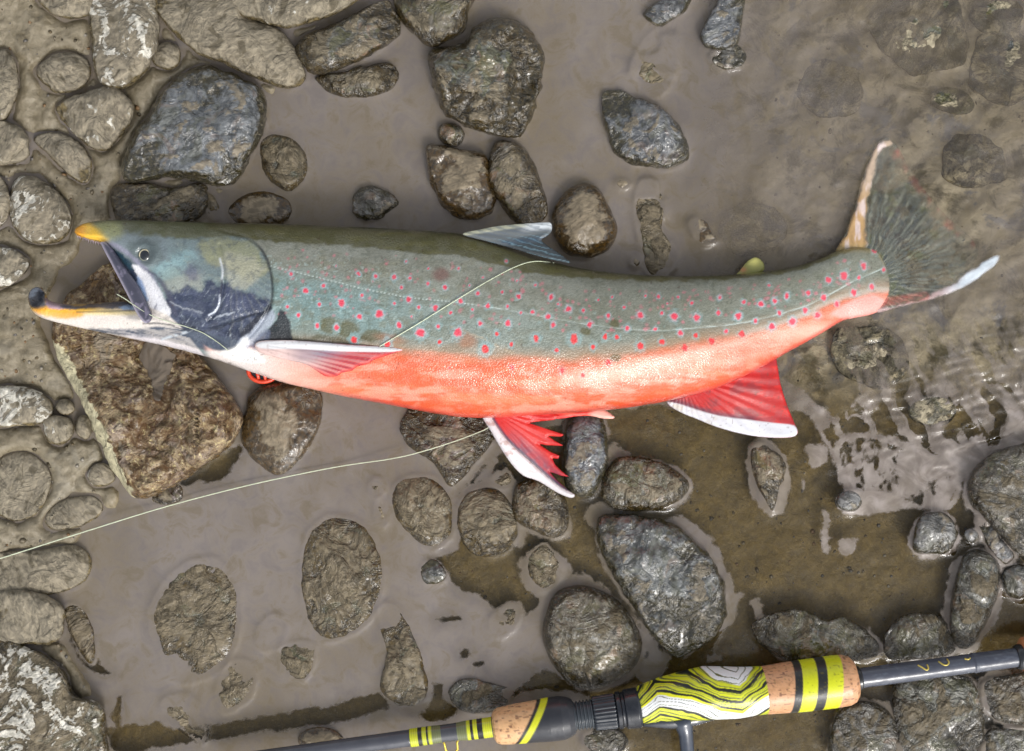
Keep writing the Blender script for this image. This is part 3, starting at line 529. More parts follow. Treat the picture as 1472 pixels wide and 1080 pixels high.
def build_ground(outl):
    xs = axis(-90, 1560, 3.2, 9e4); ys = axis(-90, 1170, 3.2, 9e4)
    X, Y = np.meshgrid(xs, ys)
    near = (X > -600) & (X < 2100) & (Y > -600) & (Y < 1700)
    b = sdf(X, Y, BANK) + 14 * fbm(X/45, Y/45, 3, 3)
    bank = sst(b, -16, 16)
    lum = fbm(X/60, Y/60, 11, 4, 0.55); fine = fbm(X/14, Y/14, 21, 4, 0.6); mid = fbm(X/30, Y/30, 31, 3, 0.5)
    pits = np.clip(noise2(X/5, Y/5, 77) - 0.62, 0, 1) * sst(noise2(X/60, Y/60, 78), 0.1, 0.5)
    ridg = 1 - np.abs(fbm(X/26, Y/26, 41, 3, 0.55)) * 2.4
    zb = 0.0050 + 0.0042*lum + 0.0012*fine + 0.0022*mid + 0.0014*np.clip(ridg, -1, 1) - 0.006*pits
    zp = -0.0100 + 0.0016*lum + 0.0006*fine + 0.0006*mid
    rs = np.random.RandomState(12)
    for k in range(260):       # lumps and buried pebbles in the bank mud
        cx, cy = rs.uniform(-80, 420), rs.uniform(-80, 1150); rr_ = rs.uniform(6, 34)**1.0; ra = rs.uniform(.6, 1)
        ii = np.where(np.abs(ys-cy) < rr_)[0]; jj = np.where(np.abs(xs-cx) < rr_)[0]
        if len(ii) < 2 or len(jj) < 2: continue
        sl = np.s_[ii[0]:ii[-1]+1, jj[0]:jj[-1]+1]
        u = np.hypot((X[sl]-cx), (Y[sl]-cy)/ra)/rr_*(1+.15*noise2(X[sl]/12, Y[sl]/12, k))
        zb[sl] = np.maximum(zb[sl], 0.0015 + rr_*K*0.36*np.sqrt(np.clip(1-u*u, 0, 1)) - 0.004*(u >= 1))
    crk = np.exp(-(np.abs(fbm(X/40, Y/40, 45, 3, .5))/.03)**2)*sst(fbm(X/90, Y/90, 46, 2), 0, .3); zb = zb - 0.0022*crk
    z = zp*(1-bank) + zb*bank
    # the right-hand shallows are lumpy below the ripples
    rp = sst(X, 960, 1150) * sst(Y, 620, 480)
    z = z + rp * (0.0035*fbm(X/38, Y/38, 51, 4, 0.55) + 0.002)
    # mud banked up against the stones
    for (pl, e) in outl:
        x0, y0 = pl.min(0) - 26; x1, y1 = pl.max(0) + 26
        ii = np.where((ys > y0) & (ys < y1))[0]; jj = np.where((xs > x0) & (xs < x1))[0]
        if len(ii) == 0 or len(jj) == 0: continue
        sl = np.s_[ii[0]:ii[-1]+1, jj[0]:jj[-1]+1]
        d = sdf(X[sl], Y[sl], pl)
        z[sl] += np.where(bank[sl] > 0.5, -0.0070, 0.0016) * np.exp(-np.clip(-d, 0, 99) / 5) * (d < 6) 
        z[sl] -= sst(d, 4, 14) * 0.006
    co = Pn(X, Y, z)
    ny, nx = X.shape
    idx = np.arange(ny*nx).reshape(ny, nx)
    q = np.stack([idx[1:, :-1], idx[1:, 1:], idx[:-1, 1:], idx[:-1, :-1]], -1).reshape(-1, 4)
    m = newmat('mud_and_pool_bed'); g = G(m)
    pos = g.n('TexCoord').outputs['Object']; bk = g.n('Attribute', attribute_name='bank').outputs['Fac']
    rpa = g.n('Attribute', attribute_name='shallow').outputs['Fac']
    n1 = g.noise(pos, 30, 6, 0.6, 0.6); n2 = g.noise(pos, 160, 6, 0.65, 0.4); n3 = g.noise(pos, 900, 4, 0.7); n4 = g.noise(pos, 42, 7, 0.66, 0.5)
    mud = g.mix(g.ss(n2, 0.3, 0.7), L4((118, 108, 86)), L4((146, 136, 115)))
    mud = g.mix(g.m('MULTIPLY', g.ss(n4, 0.56, 0.66), 0.45), mud, L4((82, 72, 48)))
    mud = g.mix(g.m('MULTIPLY', g.ss(n1, 0.58, 0.68), 0.4), mud, L4((150, 144, 130)))
    bed = g.mix(g.ss(n2, 0.25, 0.75), L4((94, 76, 22)), L4((126, 103, 38)))
    bed = g.mix(g.m('MULTIPLY', g.ss(n4, 0.55, 0.72), 0.5), bed, L4((62, 50, 20)))
    n6 = g.noise(pos, 420, 5, 0.7)
    bed = g.mix(g.m('MULTIPLY', g.ss(n6, 0.54, 0.66), 0.55), bed, L4((84, 68, 30)))
    bed = g.mix(g.m('MULTIPLY', g.ss(n6, 0.44, 0.34), 0.45), bed, L4((156, 134, 84)))
    bed = g.mix(g.ss(n3, 0.2, 0.8), g.mix(0.12, bed, (0, 0, 0, 1)), g.mix(0.06, bed, (0.4, 0.36, 0.3, 1)))
    sh = g.mix(g.ss(n4, 0.36, 0.52), L4((92, 84, 56)), L4((186, 174, 150)))
    sh = g.mix(g.m('MULTIPLY', g.ss(n1, 0.55, 0.65), 0.7), sh, L4((108, 114, 132)))
    bed = g.mix(rpa, bed, sh)
    col = g.mix(bk, bed, mud)
    h = g.m('ADD', g.m('MULTIPLY', n2, 1.0), g.m('MULTIPLY', n3, 0.25)); h = g.m('ADD', h, g.m('MULTIPLY', n4, 1.2))
    bp = g.n('Bump', {'Height': h, 'Strength': 1.0, 'Distance': 0.0015})
    ro = g.m('ADD', g.m('MULTIPLY', g.ss(n1, 0.35, 0.65), 0.25), 0.32)
    g.out(g.n('BsdfPrincipled', {'Base Color': col, 'Roughness': ro, 'Normal': bp, 'Coat Weight': 0.12, 'Coat Roughness': 0.2}))
    o = mesh('ground', co.reshape(-1, 3), q, m, attrs={'bank': bank.ravel(), 'shallow': rp.ravel()})
    tag(o, kind='structure')

def build_water(outl):
    st = 2.6
    xs = axis(-90, 1560, st, 9e4); ys = axis(-90, 1170, st, 9e4)
    X, Y = np.meshgrid(xs, ys)
    wx = X + 5*fbm(X/16, Y/16, 61, 3, 0.6); wy = Y + 5*fbm(X/16, Y/16, 62, 3, 0.6)
    Sd = np.full(X.shape, 60.0)
    for p in SKY_GAPS: Sd = np.minimum(Sd, -sdf(wx, wy, p))
    # ripple-broken sky reflection painted as grey streaks on the right
    wxx = X + 16*fbm(X/45, Y/45, 73, 3); wyy = Y + 16*fbm(X/45, Y/45, 74, 3)
    fl = fbm((wxx*0.86 - wyy*0.5)/17, (wxx*0.5 + wyy*0.86)/58, 71, 4, 0.55)
    zone = sst(X, 1130, 1190) * sst(Y, 440, 500) * sst(Y, 680, 620) * sst(X, 1480, 1420)
    Sd = np.where(zone > 0.02, np.minimum(Sd, 40*(0.42 - fl*zone*1.6 - 0.30*zone)), Sd)
    zone2 = sst(X, 1120, 1250)*sst(Y, 700, 640)*sst(Y, 380, 470)
    w2x = X + 9*fbm(X/22, Y/22, 65, 4, 0.65); w2y = Y + 9*fbm(X/22, Y/22, 66, 4, 0.65)
    for p in SKY_PATCHES: Sd = np.maximum(Sd, sdf(w2x, w2y, p))
    fl2 = fbm(X/13, Y/20, 72, 3, 0.55)
    gz = sdf(X, Y, SKY_PATCHES[0]); Sd = np.where(gz > 8, np.minimum(Sd, 14*(0.30 - fl2)), Sd)
    z = 0.00025*fbm(X/50, Y/50, 81, 2)
    rip = np.clip(sst(X, 980, 1250)*sst(Y, 760, 560) + 0.15*sst(X, 700, 1000), 0, 1)
    # small waves running across the tail and right edge
    ph = (X*0.35 + Y*0.94)/5.2 + 3.0*fbm(X/60, Y/60, 83, 3)
    ph2 = (X*0.8 + Y*0.6)/11 + 3.5*fbm(X/70, Y/70, 84, 3)
    fr_ = sst(X, 1180, 1300)*sst(Y, 420, 500)*sst(Y, 720, 640)*sst(fbm(X/60, Y/40, 87, 2), -.35, .2)
    phf = (X*0.25 + Y*0.97)/2.1 + 5.0*fbm(X/45, Y/45, 88, 3)
    z = z + 0.00062*fr_*np.sin(phf)*(0.4 + 0.8*np.abs(fbm(X/20, Y/12, 89, 2)))
    z = z + rip*((0.00022+0.0014*sst(X, 1260, 1400)*sst(Y, 500, 560)*sst(Y, 680, 620))*np.sin(ph)*(0.5+0.9*fbm(X/50, Y/50, 85, 2)) + 0.0007*np.sin(ph2) + 0.0014*fbm(X/24, Y/24, 86, 3))
    rs = np.random.RandomState(5)
    for (pl, e) in outl:
        if e[4] < -2: continue
        x0, y0 = pl.min(0) - 30; x1, y1 = pl.max(0) + 30
        ii = np.where((ys > y0) & (ys < y1))[0]; jj = np.where((xs > x0) & (xs < x1))[0]
        if len(ii) == 0 or len(jj) == 0: continue
        sl = np.s_[ii[0]:ii[-1]+1, jj[0]:jj[-1]+1]
        d = -sdf(wx[sl]*0.5 + X[sl]*0.5, wy[sl]*0.5 + Y[sl]*0.5, pl)     # distance outside
        w = rs.uniform(3.5, 10) * (0.45 + 1.5*noise2(X[sl]/55, Y[sl]/55, rs.randint(999))) + 2.5*noise2(X[sl]/9, Y[sl]/9, 95) - 1.0
        Sd[sl] = np.maximum(Sd[sl], np.where(d > -8, w - d, -99))  # grey rim paints the sky caught on the meniscus slope
        z[sl] += (0.0011 + 0.0016*sst(X[sl], 780, 1000)*sst(noise2(X[sl]/30, Y[sl]/30, 97), -.5, .3))*np.exp(-np.clip(d, 0, 99)/4.5)
    op = 0.93 - 0.44*sst(X, 900, 1120)*sst(Y, 640, 520) - 0.12*sst(X, 1240, 1400)*sst(Y, 500, 300)
    tailz = np.exp(-((X-1320)/85)**2 - ((Y-330)/110)**2)
    op = op - 0.42*tailz
    op = np.clip(op + 0.10*fbm(X/30, Y/30, 91, 4, 0.6)*sst(X, 900, 1100), 0.15, 0.96)
    painted_glare = sst(X, 1080, 1200)*sst(Y, 480, 600)*sst(Y, 1000, 800)*(0.55 + 0.45*sst(fbm((X+Y)/40, (Y-X)/14, 92, 3), -.3, .3))  # mask of a pale tint that paints sky glare on the right
    op = np.maximum(op, 0.93*painted_glare)
    st_ = fbm((wxx*0.86 - wyy*0.5)/7, (wxx*0.5 + wyy*0.86)/40, 93, 3)
    op = op - 0.35*sst(X, 1150, 1250)*sst(Y, 420, 480)*sst(Y, 660, 600)*sst(st_, -.05, .3)  # thinner streaks imitate dark reflections between the ripples
    co = Pn(X, Y, z); ny, nx = X.shape
    idx = np.arange(ny*nx).reshape(ny, nx)
    q = np.stack([idx[1:, :-1], idx[1:, 1:], idx[:-1, 1:], idx[:-1, :-1]], -1).reshape(-1, 4)
    m = newmat('silty_water_painted_sky'); g = G(m)
    pos = g.n('TexCoord').outputs['Object']
    sa = g.n('Attribute', attribute_name='painted_sky').outputs['Fac']; oa = g.n('Attribute', attribute_name='opacity').outputs['Fac']  # grey film colour stands in for sky reflected on the silty water
    n1 = g.noise(pos, 220, 5, 0.6, 0.5); n2 = g.noise(pos, 18, 6, 0.6, 0.8); n3 = g.noise(pos, 60, 7, 0.65, 1.0); n4 = g.noise(pos, 700, 3, 0.6)
    s_ = g.m('ADD', sa, g.m('MULTIPLY', g.m('SUBTRACT', n1, 0.5), 11.0))
    mask = g.ss(s_, -2.0, 2.4)
    c = g.mix(g.ss(n2, 0.35, 0.65), L4((124, 116, 109)), L4((135, 127, 121)))
    n5 = g.noise(pos, 7, 5, 0.6, 0.3)
    c = g.mix(g.m('MULTIPLY', g.ss(n5, 0.38, 0.62), 0.75), c, L4((120, 109, 91)))
    c = g.mix(g.m('MULTIPLY', g.ss(n3, 0.48, 0.66), 0.55), c, L4((108, 97, 76)))
    c = g.mix(g.m('MULTIPLY', g.ss(n4, 0.3, 0.7), 0.12), c, L4((140, 132, 122)))
    c = g.mix(g.m('MULTIPLY', g.ss(n3, 0.50, 0.36), 0.20), c, L4((122, 118, 126)))
    ga = g.n('Attribute', attribute_name='painted_glare').outputs['Fac']  # lighter film colour painted in as glare
    c = g.mix(ga, c, g.mix(g.ss(n3, 0.35, 0.65), L4((138, 128, 120)), L4((164, 155, 149))))
    fac = g.m('MULTIPLY', mask, oa)
    fac = g.m('MULTIPLY', fac, g.ss(s_, 0.0, 22.0, 0.80, 1.0))
    fac = g.m('MULTIPLY', fac, g.ss(n3, 0.25, 0.60, 0.84, 1.0))
    bp = g.n('Bump', {'Height': n3, 'Strength': 0.35, 'Distance': 0.0010})
    under = g.n('MixShader', {0: fac, 1: g.n('BsdfTransparent', {'Color': (0.93, 0.92, 0.88, 1)}), 2: g.n('BsdfDiffuse', {'Color': c})})
    fr = g.n('Fresnel', {'IOR': 1.33, 'Normal': bp})
    sh = g.n('MixShader', {0: fr, 1: under, 2: g.n('BsdfGlossy', {'Color': (1, 1, 1, 1), 'Roughness': 0.04, 'Normal': bp})})
    g.out(sh)
    o = mesh('water', co.reshape(-1, 3), q, m, attrs={'painted_sky': Sd.ravel(), 'opacity': op.ravel(), 'painted_glare': painted_glare.ravel()})
    tag(o, kind='structure')

# ------------------------------------------------------------------ generic closed sheet from an outline (fish body, fins)
def sheet(poly, step):
    x0, y0 = poly.min(0) - 2*step; x1, y1 = poly.max(0) + 2*step
    xs = np.arange(x0, x1, step); ys = np.arange(y0, y1, step)
    X, Y = np.meshgrid(xs, ys); d = sdf(X, Y, poly)
    gy, gx = np.gradient(d, step); gl = np.hypot(gx, gy) + 1e-9
    sn = (d < 0.45*step) & (d > -0.85*step)
    X2 = np.where(sn, X - d*gx/gl, X); Y2 = np.where(sn, Y - d*gy/gl, Y)
    ok = d > -0.85*step
    cell = ok[:-1, :-1] & ok[1:, :-1] & ok[:-1, 1:] & ok[1:, 1:]
    cell &= ~(sn[:-1, :-1] & sn[1:, :-1] & sn[:-1, 1:] & sn[1:, 1:] & ((d[:-1,:-1]+d[1:,1:]) < 0))
    used = np.zeros(d.shape, bool)
    for a in (np.s_[:-1, :-1], np.s_[1:, :-1], np.s_[:-1, 1:], np.s_[1:, 1:]): used[a] |= cell
    ids = -np.ones(d.shape, int); ids[used] = np.arange(used.sum())
    ii, jj = np.where(cell)
    q = np.stack([ids[ii+1, jj], ids[ii+1, jj+1], ids[ii, jj+1], ids[ii, jj]], 1)
    x, y = X2[used], Y2[used]
    dd = np.where(sn, 0, np.maximum(d, 0))[used]
    # edge vertices: those used by a border edge
    e = np.concatenate([q[:, [0, 1]], q[:, [1, 2]], q[:, [2, 3]], q[:, [3, 0]]])
    es = np.sort(e, 1); key = es[:, 0].astype(np.int64)*10**7 + es[:, 1]
    u, ct = np.unique(key, return_counts=True); bd = u[ct == 1]
    border = np.zeros(len(x), bool); border[(bd // 10**7)] = True; border[(bd % 10**7)] = True
    return x, y, dd, q, border

def close_sheet(x, y, q, border, ztop, zbot, zaxis):
    """two skins welded along the outline; returns coordinates, faces, and index of source vertex"""
    n = len(x)
    zt = np.where(border, zaxis, ztop)
    top = Pn(x, y, zt)
    inner = np.where(~border)[0]
    mp = np.arange(n); mp[inner] = n + np.arange(len(inner))
    s = 1 - zaxis[inner]/D
    bot = np.stack([(x[inner]-736)*K*s, (540-y[inner])*K*s, zbot[inner]], -1)
    co = np.concatenate([top, bot]); f = np.concatenate([q, mp[q][:, ::-1]])
    src = np.concatenate([np.arange(n), inner])
    return co, f, src

# ------------------------------------------------------------------ the fish
TOP = smooth([(38,440),(60,432),(85,345),(108,329),(122,321),(150,317),(200,317),(300,320),(400,322),(500,326),(600,331),(665,337),(720,352),(780,372),(830,385),(900,394),(960,397),(1030,396),(1090,392),(1140,384),(1180,372),(1205,360),(1235,356),(1262,362),(1276,385)], 4, False)
BOT = smooth([(38,446),(65,459),(100,468),(150,479),(230,496),(300,514),(350,531),(400,548),(440,558),(500,571),(580,586),(640,597),(690,601),(740,599),(800,595),(870,590),(930,582),(980,572),(1030,558),(1080,536),(1130,508),(1180,480),(1210,462),(1230,457),(1258,450),(1276,432)], 4, False)
SIL = np.array(
 [(107,334)] + smooth([(108,329),(122,321),(150,317),(200,317),(300,320),(400,322),(500,326),(600,331),(665,337),(720,352),(780,372),(830,385),(900,394),(960,397),(1030,396),(1090,392),(1140,384),(1180,372),(1205,360),(1235,356),(1262,360),(1274,380),(1280,410),(1274,438),(1256,451),(1230,457),(1210,462),(1180,480),(1130,508),(1080,536),(1030,558),(980,572),(930,582),(870,590),(800,595),(740,599),(690,601),(640,597),(580,586),(500,571),(440,558),(400,548),(350,531),(300,514),(230,496),(150,479),(100,468),(65,459),(48,449),(41,434),(42,421),(50,413),(60,415),(66,424),(69,431),(84,436),(110,438),(150,435),(178,434),(190,438),(184,424),(172,402),(160,378),(152,362),(145,349),(130,346),(118,342),(110,338)], 4, False).tolist())

SPOTS = []
FAINT = []
_r = random.Random(8)
for _ in range(330):
    FAINT.append((_r.uniform(400, 1250), _r.uniform(0.2, 0.74), _r.uniform(1.2, 2.8), _r.uniform(.2, .65)))
for (a, b, r) in [(222,322,6),(282,390,11),(355,370,7),(207,457,8),(252,490,8),(337,445,7),(427,441,10),(328,534,9),(406,542,8),(478,590,11),(497,322,6),(566,332,7),(642,335,8),(510,410,7),(501,497,8),(582,484,12),(643,443,5),(661,531,10),(615,608,13),(701,427,8),(671,378,5),(706,340,5),(779,362,6),(849,376,7),(808,461,9),(748,562,15),(821,536,7),(826,601,8),(871,480,5),(898,561,14),(911,433,9),(904,300,5),(948,370,5),(992,524,9),(1012,629,15),(1022,453,9),(1060,567,8),(1105,524,11),(1119,610,9),(1121,702,9),(982,402,6),(1081,396,6),(1148,414,8),(1098,270,6),(1205,477,9),(1157,480,6),(1220,585,14),(1268,497,8),(1289,530,9),(1280,417,8),(1216,368,5),(1302,633,10),(1324,714,9),(1373,588,14),(1409,736,7),(865,703,5),(1308,445,5),(1102,455,6),(960,467,5),(742,457,5),(712,495,4),(1002,337,4),(1140,350,4),(780,300,4),(405,290,4),(690,270,4)]:
    SPOTS.append((340 + a/2.831, 280 + b/2.831, r/2.831))
for (a, b, r) in [(483,65,9),(541,72,6),(566,127,8),(639,92,10),(702,60,6),(765,91,9),(849,82,6),(897,95,11),(986,100,10),(713,142,8),(626,175,8),(672,176,8),(579,215,9),(764,213,13),(640,277,12),(823,145,8),(850,196,10),(921,160,8),(939,219,13),(982,172,8),(1044,192,11),(1071,82,7),(1148,95,9),(1101,153,9),(1162,165,12),(1239,44,10),(1281,133,12),(1359,116,11),(1291,35,7),(1309,82,7),(1216,116,7),(1411,70,9),(1339,14,9),(1170,38,5),(1076,22,6),(966,44,6),(913,20,5),(836,18,6),(784,15,5),(655,20,5),(540,327,7),(457,307,9),(600,30,4),(870,45,4)]:
    SPOTS.append((640 + a/2.726, 420 + b/2.726, r/2.726))
for (a, b, r) in [(97,645,9),(110,706,11),(174,603,9),(155,662,7),(210,679,10),(278,663,11),(220,594,8),(260,576,8),(235,634,7),(323,624,9),(365,642,9),(333,566,8),(401,522,8),(386,582,7),(430,604,9),(454,507,9),(487,565,11),(520,475,8),(546,545,9),(557,424,10),(588,488,6),(503,515,5),(115,597,5),(35,583,5),(200,540,4)]:
    SPOTS.append((1020 + a/2.347, 180 + b/2.347, r/2.347))
LAT = [(386,382),(425,391),(460,400),(524,416),(587,428),(658,435),(729,446),(834,465),(900,474),(952,476),(1043,468),(1075,463),(1117,453),(1160,440),(1190,425),(1224,406),(1267,387)]
OPER = smooth([(300,332),(330,337),(352,342),(372,356),(384,378),(389,402),(390,424),(386,440),(372,466),(352,488),(334,502),(300,500),(262,470),(240,452),(235,400),(250,350)], 5)
MOUTH_SKIN = smooth([(156,352),(176,362),(196,378),(212,392),(230,420),(243,450),(238,461),(218,461),(205,440),(190,410),(172,382)], 5)

def build_fish():
    step = 1.5
    x, y, d, q, border = sheet(SIL, step)
    yt = np.interp(x, TOP[:, 0], TOP[:, 1]); yb = np.interp(x, BOT[:, 0], BOT[:, 1])
    ym, hh = (yt+yb)/2, np.maximum((yb-yt)/2, 4)
    v = np.clip((y-ym)/hh, -1, 1); t = (v+1)/2
    zax = np.interp(x, [40,110,200,300,500,700,900,1050,1180,1280], [.028,.030,.032,.032,.029,.028,.025,.019,.011,.004])
    b = np.interp(x, [40,110,160,220,300,400,600,760,900,1050,1180,1280], [.006,.011,.016,.022,.027,.031,.035,.034,.029,.020,.0115,.0035])
    bz = b * (1 - np.abs(v)**2.15)**0.55
    Rr = np.interp(x, [40,200,300,420], [24,34,70,150.])
    dc = np.minimum(d, Rr); dome = K * np.sqrt(dc*(2*Rr-dc)) * 0.9
    k = 0.0012; h_ = np.clip(0.5 + 0.5*(dome-bz)/k, 0, 1)
    t3 = dome*(1-h_) + bz*h_ - k*h_*(1-h_); t3 = np.maximum(t3, 0)
    th = np.where(x < 430, t3, np.minimum(bz, K*np.sqrt(np.maximum(d*(2*120-d), 0))*1.2 + 0.0))
    th = np.where(x < 430, t3, bz*sst(d, -0.5, 3)*1.0)
    # blend at the join
    w = sst(x, 380, 470); th = t3*(1-w) + bz*sst(d, -1.0, 2.5)*w
    ed = sst(d, 1, 10)
    # relief on the head
    do = sdf(x, y, OPER)
    rear = sst(x, 300, 335)
    th = th + ed*rear*(0.0016*sst(do, -1.2, 1.4) - 0.0008*np.exp(-(do+2.0)**2/4))
    pre = dline(x, y, smooth([(316,352),(321,380),(322,405),(318,430),(312,448),(300,460)], 5, False))
    th = th - ed*0.0011*np.exp(-(pre/2.2)**2) + ed*0.0006*np.exp(-((pre-5)/4)**2)
    low = dline(x, y, smooth([(205,462),(250,466),(300,470),(345,456),(378,448)], 5, False))
    th = th - ed*0.0010*np.exp(-(low/2.0)**2)
    jaw = dline(x, y, smooth([(140,480),(180,482),(240,478),(300,462)], 5, False))
    th = th - ed*0.0007*np.exp(-(jaw/2.4)**2)
    stri = np.sin((y - 0.24*x)*0.62 + 3*fbm(x/26, y/14, 5)) * sst(y, 478, 486) * sst(x, 180, 230)*sst(x, 350, 315)*(do < -0) 
    th = th + ed*0.0003*stri
    rad_ = np.arctan2(y-372, x-330); th = th + ed*0.00014*np.sin(rad_*46 + 2*fbm(x/20, y/20, 136, 2))*sst(np.hypot(x-330, y-372), 12, 30)*sst(x, 322, 332)*sst(do, 0, 6)
    ms = sdf(x, y, MOUTH_SKIN); th = th - 0.0016*sst(ms, -2, 5)*ed
    eyed = np.hypot(x-208, (y-366)); th = th + 0.0016*np.exp(-((eyed-15)/5.5)**2)*ed - 0.0012*np.exp(-(eyed/9)**2)*ed
    th = th + ed*0.0007*fbm(x/30, y/18, 6, 3)*sst(x, 400, 330)
    ld = dline(x, y, LAT); th = th - 0.0002*np.exp(-(ld/1.4)**2)*(x > 386)
    # crease where the pectoral and pelvic fins leave the body, dent of the vent
    th = th - 0.0016*np.exp(-(dline(x, y, [(360,494),(400,500),(470,505)])/4)**2)
    th = th + ed*0.0005*fbm(x/70, y/40, 9, 2)
    th = np.maximum(th, 0)
    ztop = zax + th; zbot = zax - np.minimum(th, 0.026)*0.95
    # ---------- pigment, with some painted reflection
    wob = lambda a, sx, sy, s, o=4: a*fbm(x/sx, y/sy, s, o, 0.6)
    wx, wy = x + wob(10, 16, 16, 101, 5), y + wob(10, 16, 16, 102, 5)
    fx, fy = x + wob(2.2, 6, 6, 103), y + wob(2.2, 6, 6, 104)
    col = np.zeros((len(x), 3)) + lin((146, 148, 136))
    def put(c, a):
        nonlocal col
        a = np.clip(a, 0, 1)[:, None]; col = col*(1-a) + lin(c)*a
    def blob(c, cx, cy, rx, ry, op=1.0, rot=0.0, soft=0.5, fine=False):
        a = math.radians(rot); X_, Y_ = (fx, fy) if fine else (wx, wy)
        u = ((X_-cx)*math.cos(a) + (Y_-cy)*math.sin(a))/rx; w_ = (-(X_-cx)*math.sin(a) + (Y_-cy)*math.cos(a))/ry
        put(c, op*sst(np.hypot(u, w_), 1.0+soft, 1.0-soft))
    def area(c, pts, op=1.0, soft=3.0, warp=1, sm=True):
        pp = smooth(pts, 4) if sm else np.array(pts)
        X_, Y_ = ((x, y), (fx, fy), (wx, wy))[warp]
        m_ = (X_ > pp[:,0].min()-20) & (X_ < pp[:,0].max()+20) & (Y_ > pp[:,1].min()-20) & (Y_ < pp[:,1].max()+20)
        r = np.zeros(len(x)); r[m_] = sst(sdf(X_[m_], Y_[m_], pp), -soft, soft); put(c, op*r)
    def line(c, pts, w_=1.2, op=1.0, warp=0, broken=0.0):
        X_, Y_ = ((x, y), (fx, fy), (wx, wy))[warp]
        r = np.exp(-(dline(X_, Y_, smooth(pts, 5, False))/w_)**2)
        if broken: r = r*sst(fbm(x/7, y/7, 200, 2), -broken, 0.2)
        put(c, op*r)
    # flank gradients
    put((158, 160, 148), sst(t, 0.30, 0.55)*0.6)
    put((108, 146, 150), sst(np.abs(t-0.52+wob(.05,30,30,110)), 0.30, 0.05)*sst(x, 700, 470)*0.85)
    put((130, 148, 144), sst(np.abs(t-0.55), 0.32, 0.08)*0.55)
    put((132, 130, 104), sst(fbm(x/22, y/16, 111, 4, .6), 0.1, 0.5)*0.40)
    put((104, 112, 98), sst(fbm(x/9, y/7, 112, 3, .6), 0.15, 0.55)*0.35*sst(t, .8, .5))
    put((112, 114, 96), sst(x, 720, 900)*sst(t, .75, .45)*.40)
    put((120, 120, 104), sst(fbm(x/34, y/14, 123, 4, .65), -.05, .35)*.45*sst(t, .8, .6))
    put((92, 98, 84), sst(fbm(x/6, y/5, 124, 3, .6), .1, .5)*.4)
    # pale worm-track net on the upper flank
    net = np.abs(fbm(x/8, y/6, 113, 2, .5)); put((172, 178, 168), sst(net, 0.06, 0.0)*0.22*sst(t, 0.85, 0.6))
    put((190, 214, 210), sst(noise2(x/3.2, y/3.2, 114), 0.62, 0.85)*0.42*sst(t, .68, .5)*sst(t, .14, .25)*sst(x, 760, 400))
    # dark olive back; the irregular boundary also paints where reflected sky ends
    by = np.interp(x, [110,200,300,340,481,560,658,718,760,859,960,1050,1150,1205,1280], [330,340,343,342,352,358,368,380,393,402,404,401,388,366,350])
    by = by + 5*fbm(x/22, y/12, 115, 4, .65)
    put((88, 86, 50), sst(y, by+2.2, by-1.2)*0.95)
    put((108, 104, 58), sst(y, by+1, by-2)*sst(fbm(x/40, y/7, 116, 3), -.1, .4)*0.55)
    put((58, 58, 40), sst(y-yt, 9, 1)*0.6*sst(x, 1210, 1150))
    put((150, 130, 74), sst(y-yt, 10, 1)*0.7*sst(x, 1190, 1225))
    # belly
    bel = np.interp(x, [300,380,450,560,640,700,760,830,900,960,1010,1075,1117,1160,1210,1260], [492,497,500,503,510,514,516,517,510,500,492,480,468,452,430,420])
    bel = bel + 5*fbm(x/35, y/20, 117, 4, .6)
    e = y - bel
    put((176, 138, 104), sst(e, -26, 4)*0.70)
    coral = sst(e, -7, 13)
    put((222, 98, 60), coral)
    put((232, 128, 88), coral*sst(fbm(x/60, y/14, 118, 4, .55), -0.05, 0.4)*0.75)
    put((216, 78, 38), coral*sst(yb-y, 26, 2)*0.6*sst(x, 470, 560))
    put((240, 150, 124), coral*sst(fbm(x/18, y/7, 119, 3, .6), .1, .5)*0.4)
    put((238, 158, 134), coral*sst(np.abs(y-bel-24), 26, 4)*sst(x, 800, 900)*0.6)  # lighter pink painted around the belly highlight
    put((240, 168, 146), coral*sst(fbm(x/45, y/11, 121, 4, .6), 0.0, .35)*0.55)
    put((214, 92, 52), coral*sst(fbm(x/50, y/12, 122, 4, .6), 0.05, .4)*0.45)
    put((246, 190, 170), coral*np.exp(-((y - np.interp(x, [780,860,940,1010,1100], [548,540,524,506,478]))/11.0)**2)*sst(x, 780, 850)*.7)  # pale band painted along the belly glare
    put((206, 62, 50), coral*sst(yb-y, 9, 1)*0.7*sst(x, 440, 520))
    # net-like scale edges at the colour change
    cell = np.abs(np.sin((x*0.62 + y*0.95)*0.95)*np.sin((x*0.62 - y*0.95)*0.95))
    put((140, 96, 66), sst(cell, 0.22, 0.05)*np.exp(-((e-4)/15.0)**2)*0.50*sst(x, 520, 620))
    # white throat and pink front of the belly
    fr = sst(x, 520, 380)*sst(e, -2, 6); put((240, 205, 192), fr*0.75)
    put((222, 216, 212), sst(x, 430, 350)*sst(y - np.interp(x, [280,330,380,430], [505,500,500,506]), -2, 4)*0.92)
    put((214, 178, 170), sst(x, 390, 420)*sst(x, 480, 440)*sst(np.abs(y-520), 14, 2)*0.4)
    # tail stalk
    area((236, 170, 160), [(1195,452),(1225,432),(1256,424),(1272,434),(1258,450),(1225,458)], 0.9, 4)
    put((196, 200, 190), sst(np.abs(y-(bel-2)), 7, 1)*sst(x, 1040, 1100)*0.45)
    # olive and brown smudges on the flank
    for (cx, cy, rx, ry) in [(472,468,14,12),(500,474,16,13),(536,482,16,9),(842,476,8,6),(884,465,7,6),(885,515,8,6)]:
        blob((92, 88, 54), cx, cy, rx, ry, 0.75, 0, 0.25, True)
    blob((120, 70, 66), 634, 395, 12, 9, 0.6, 0, .5, True)
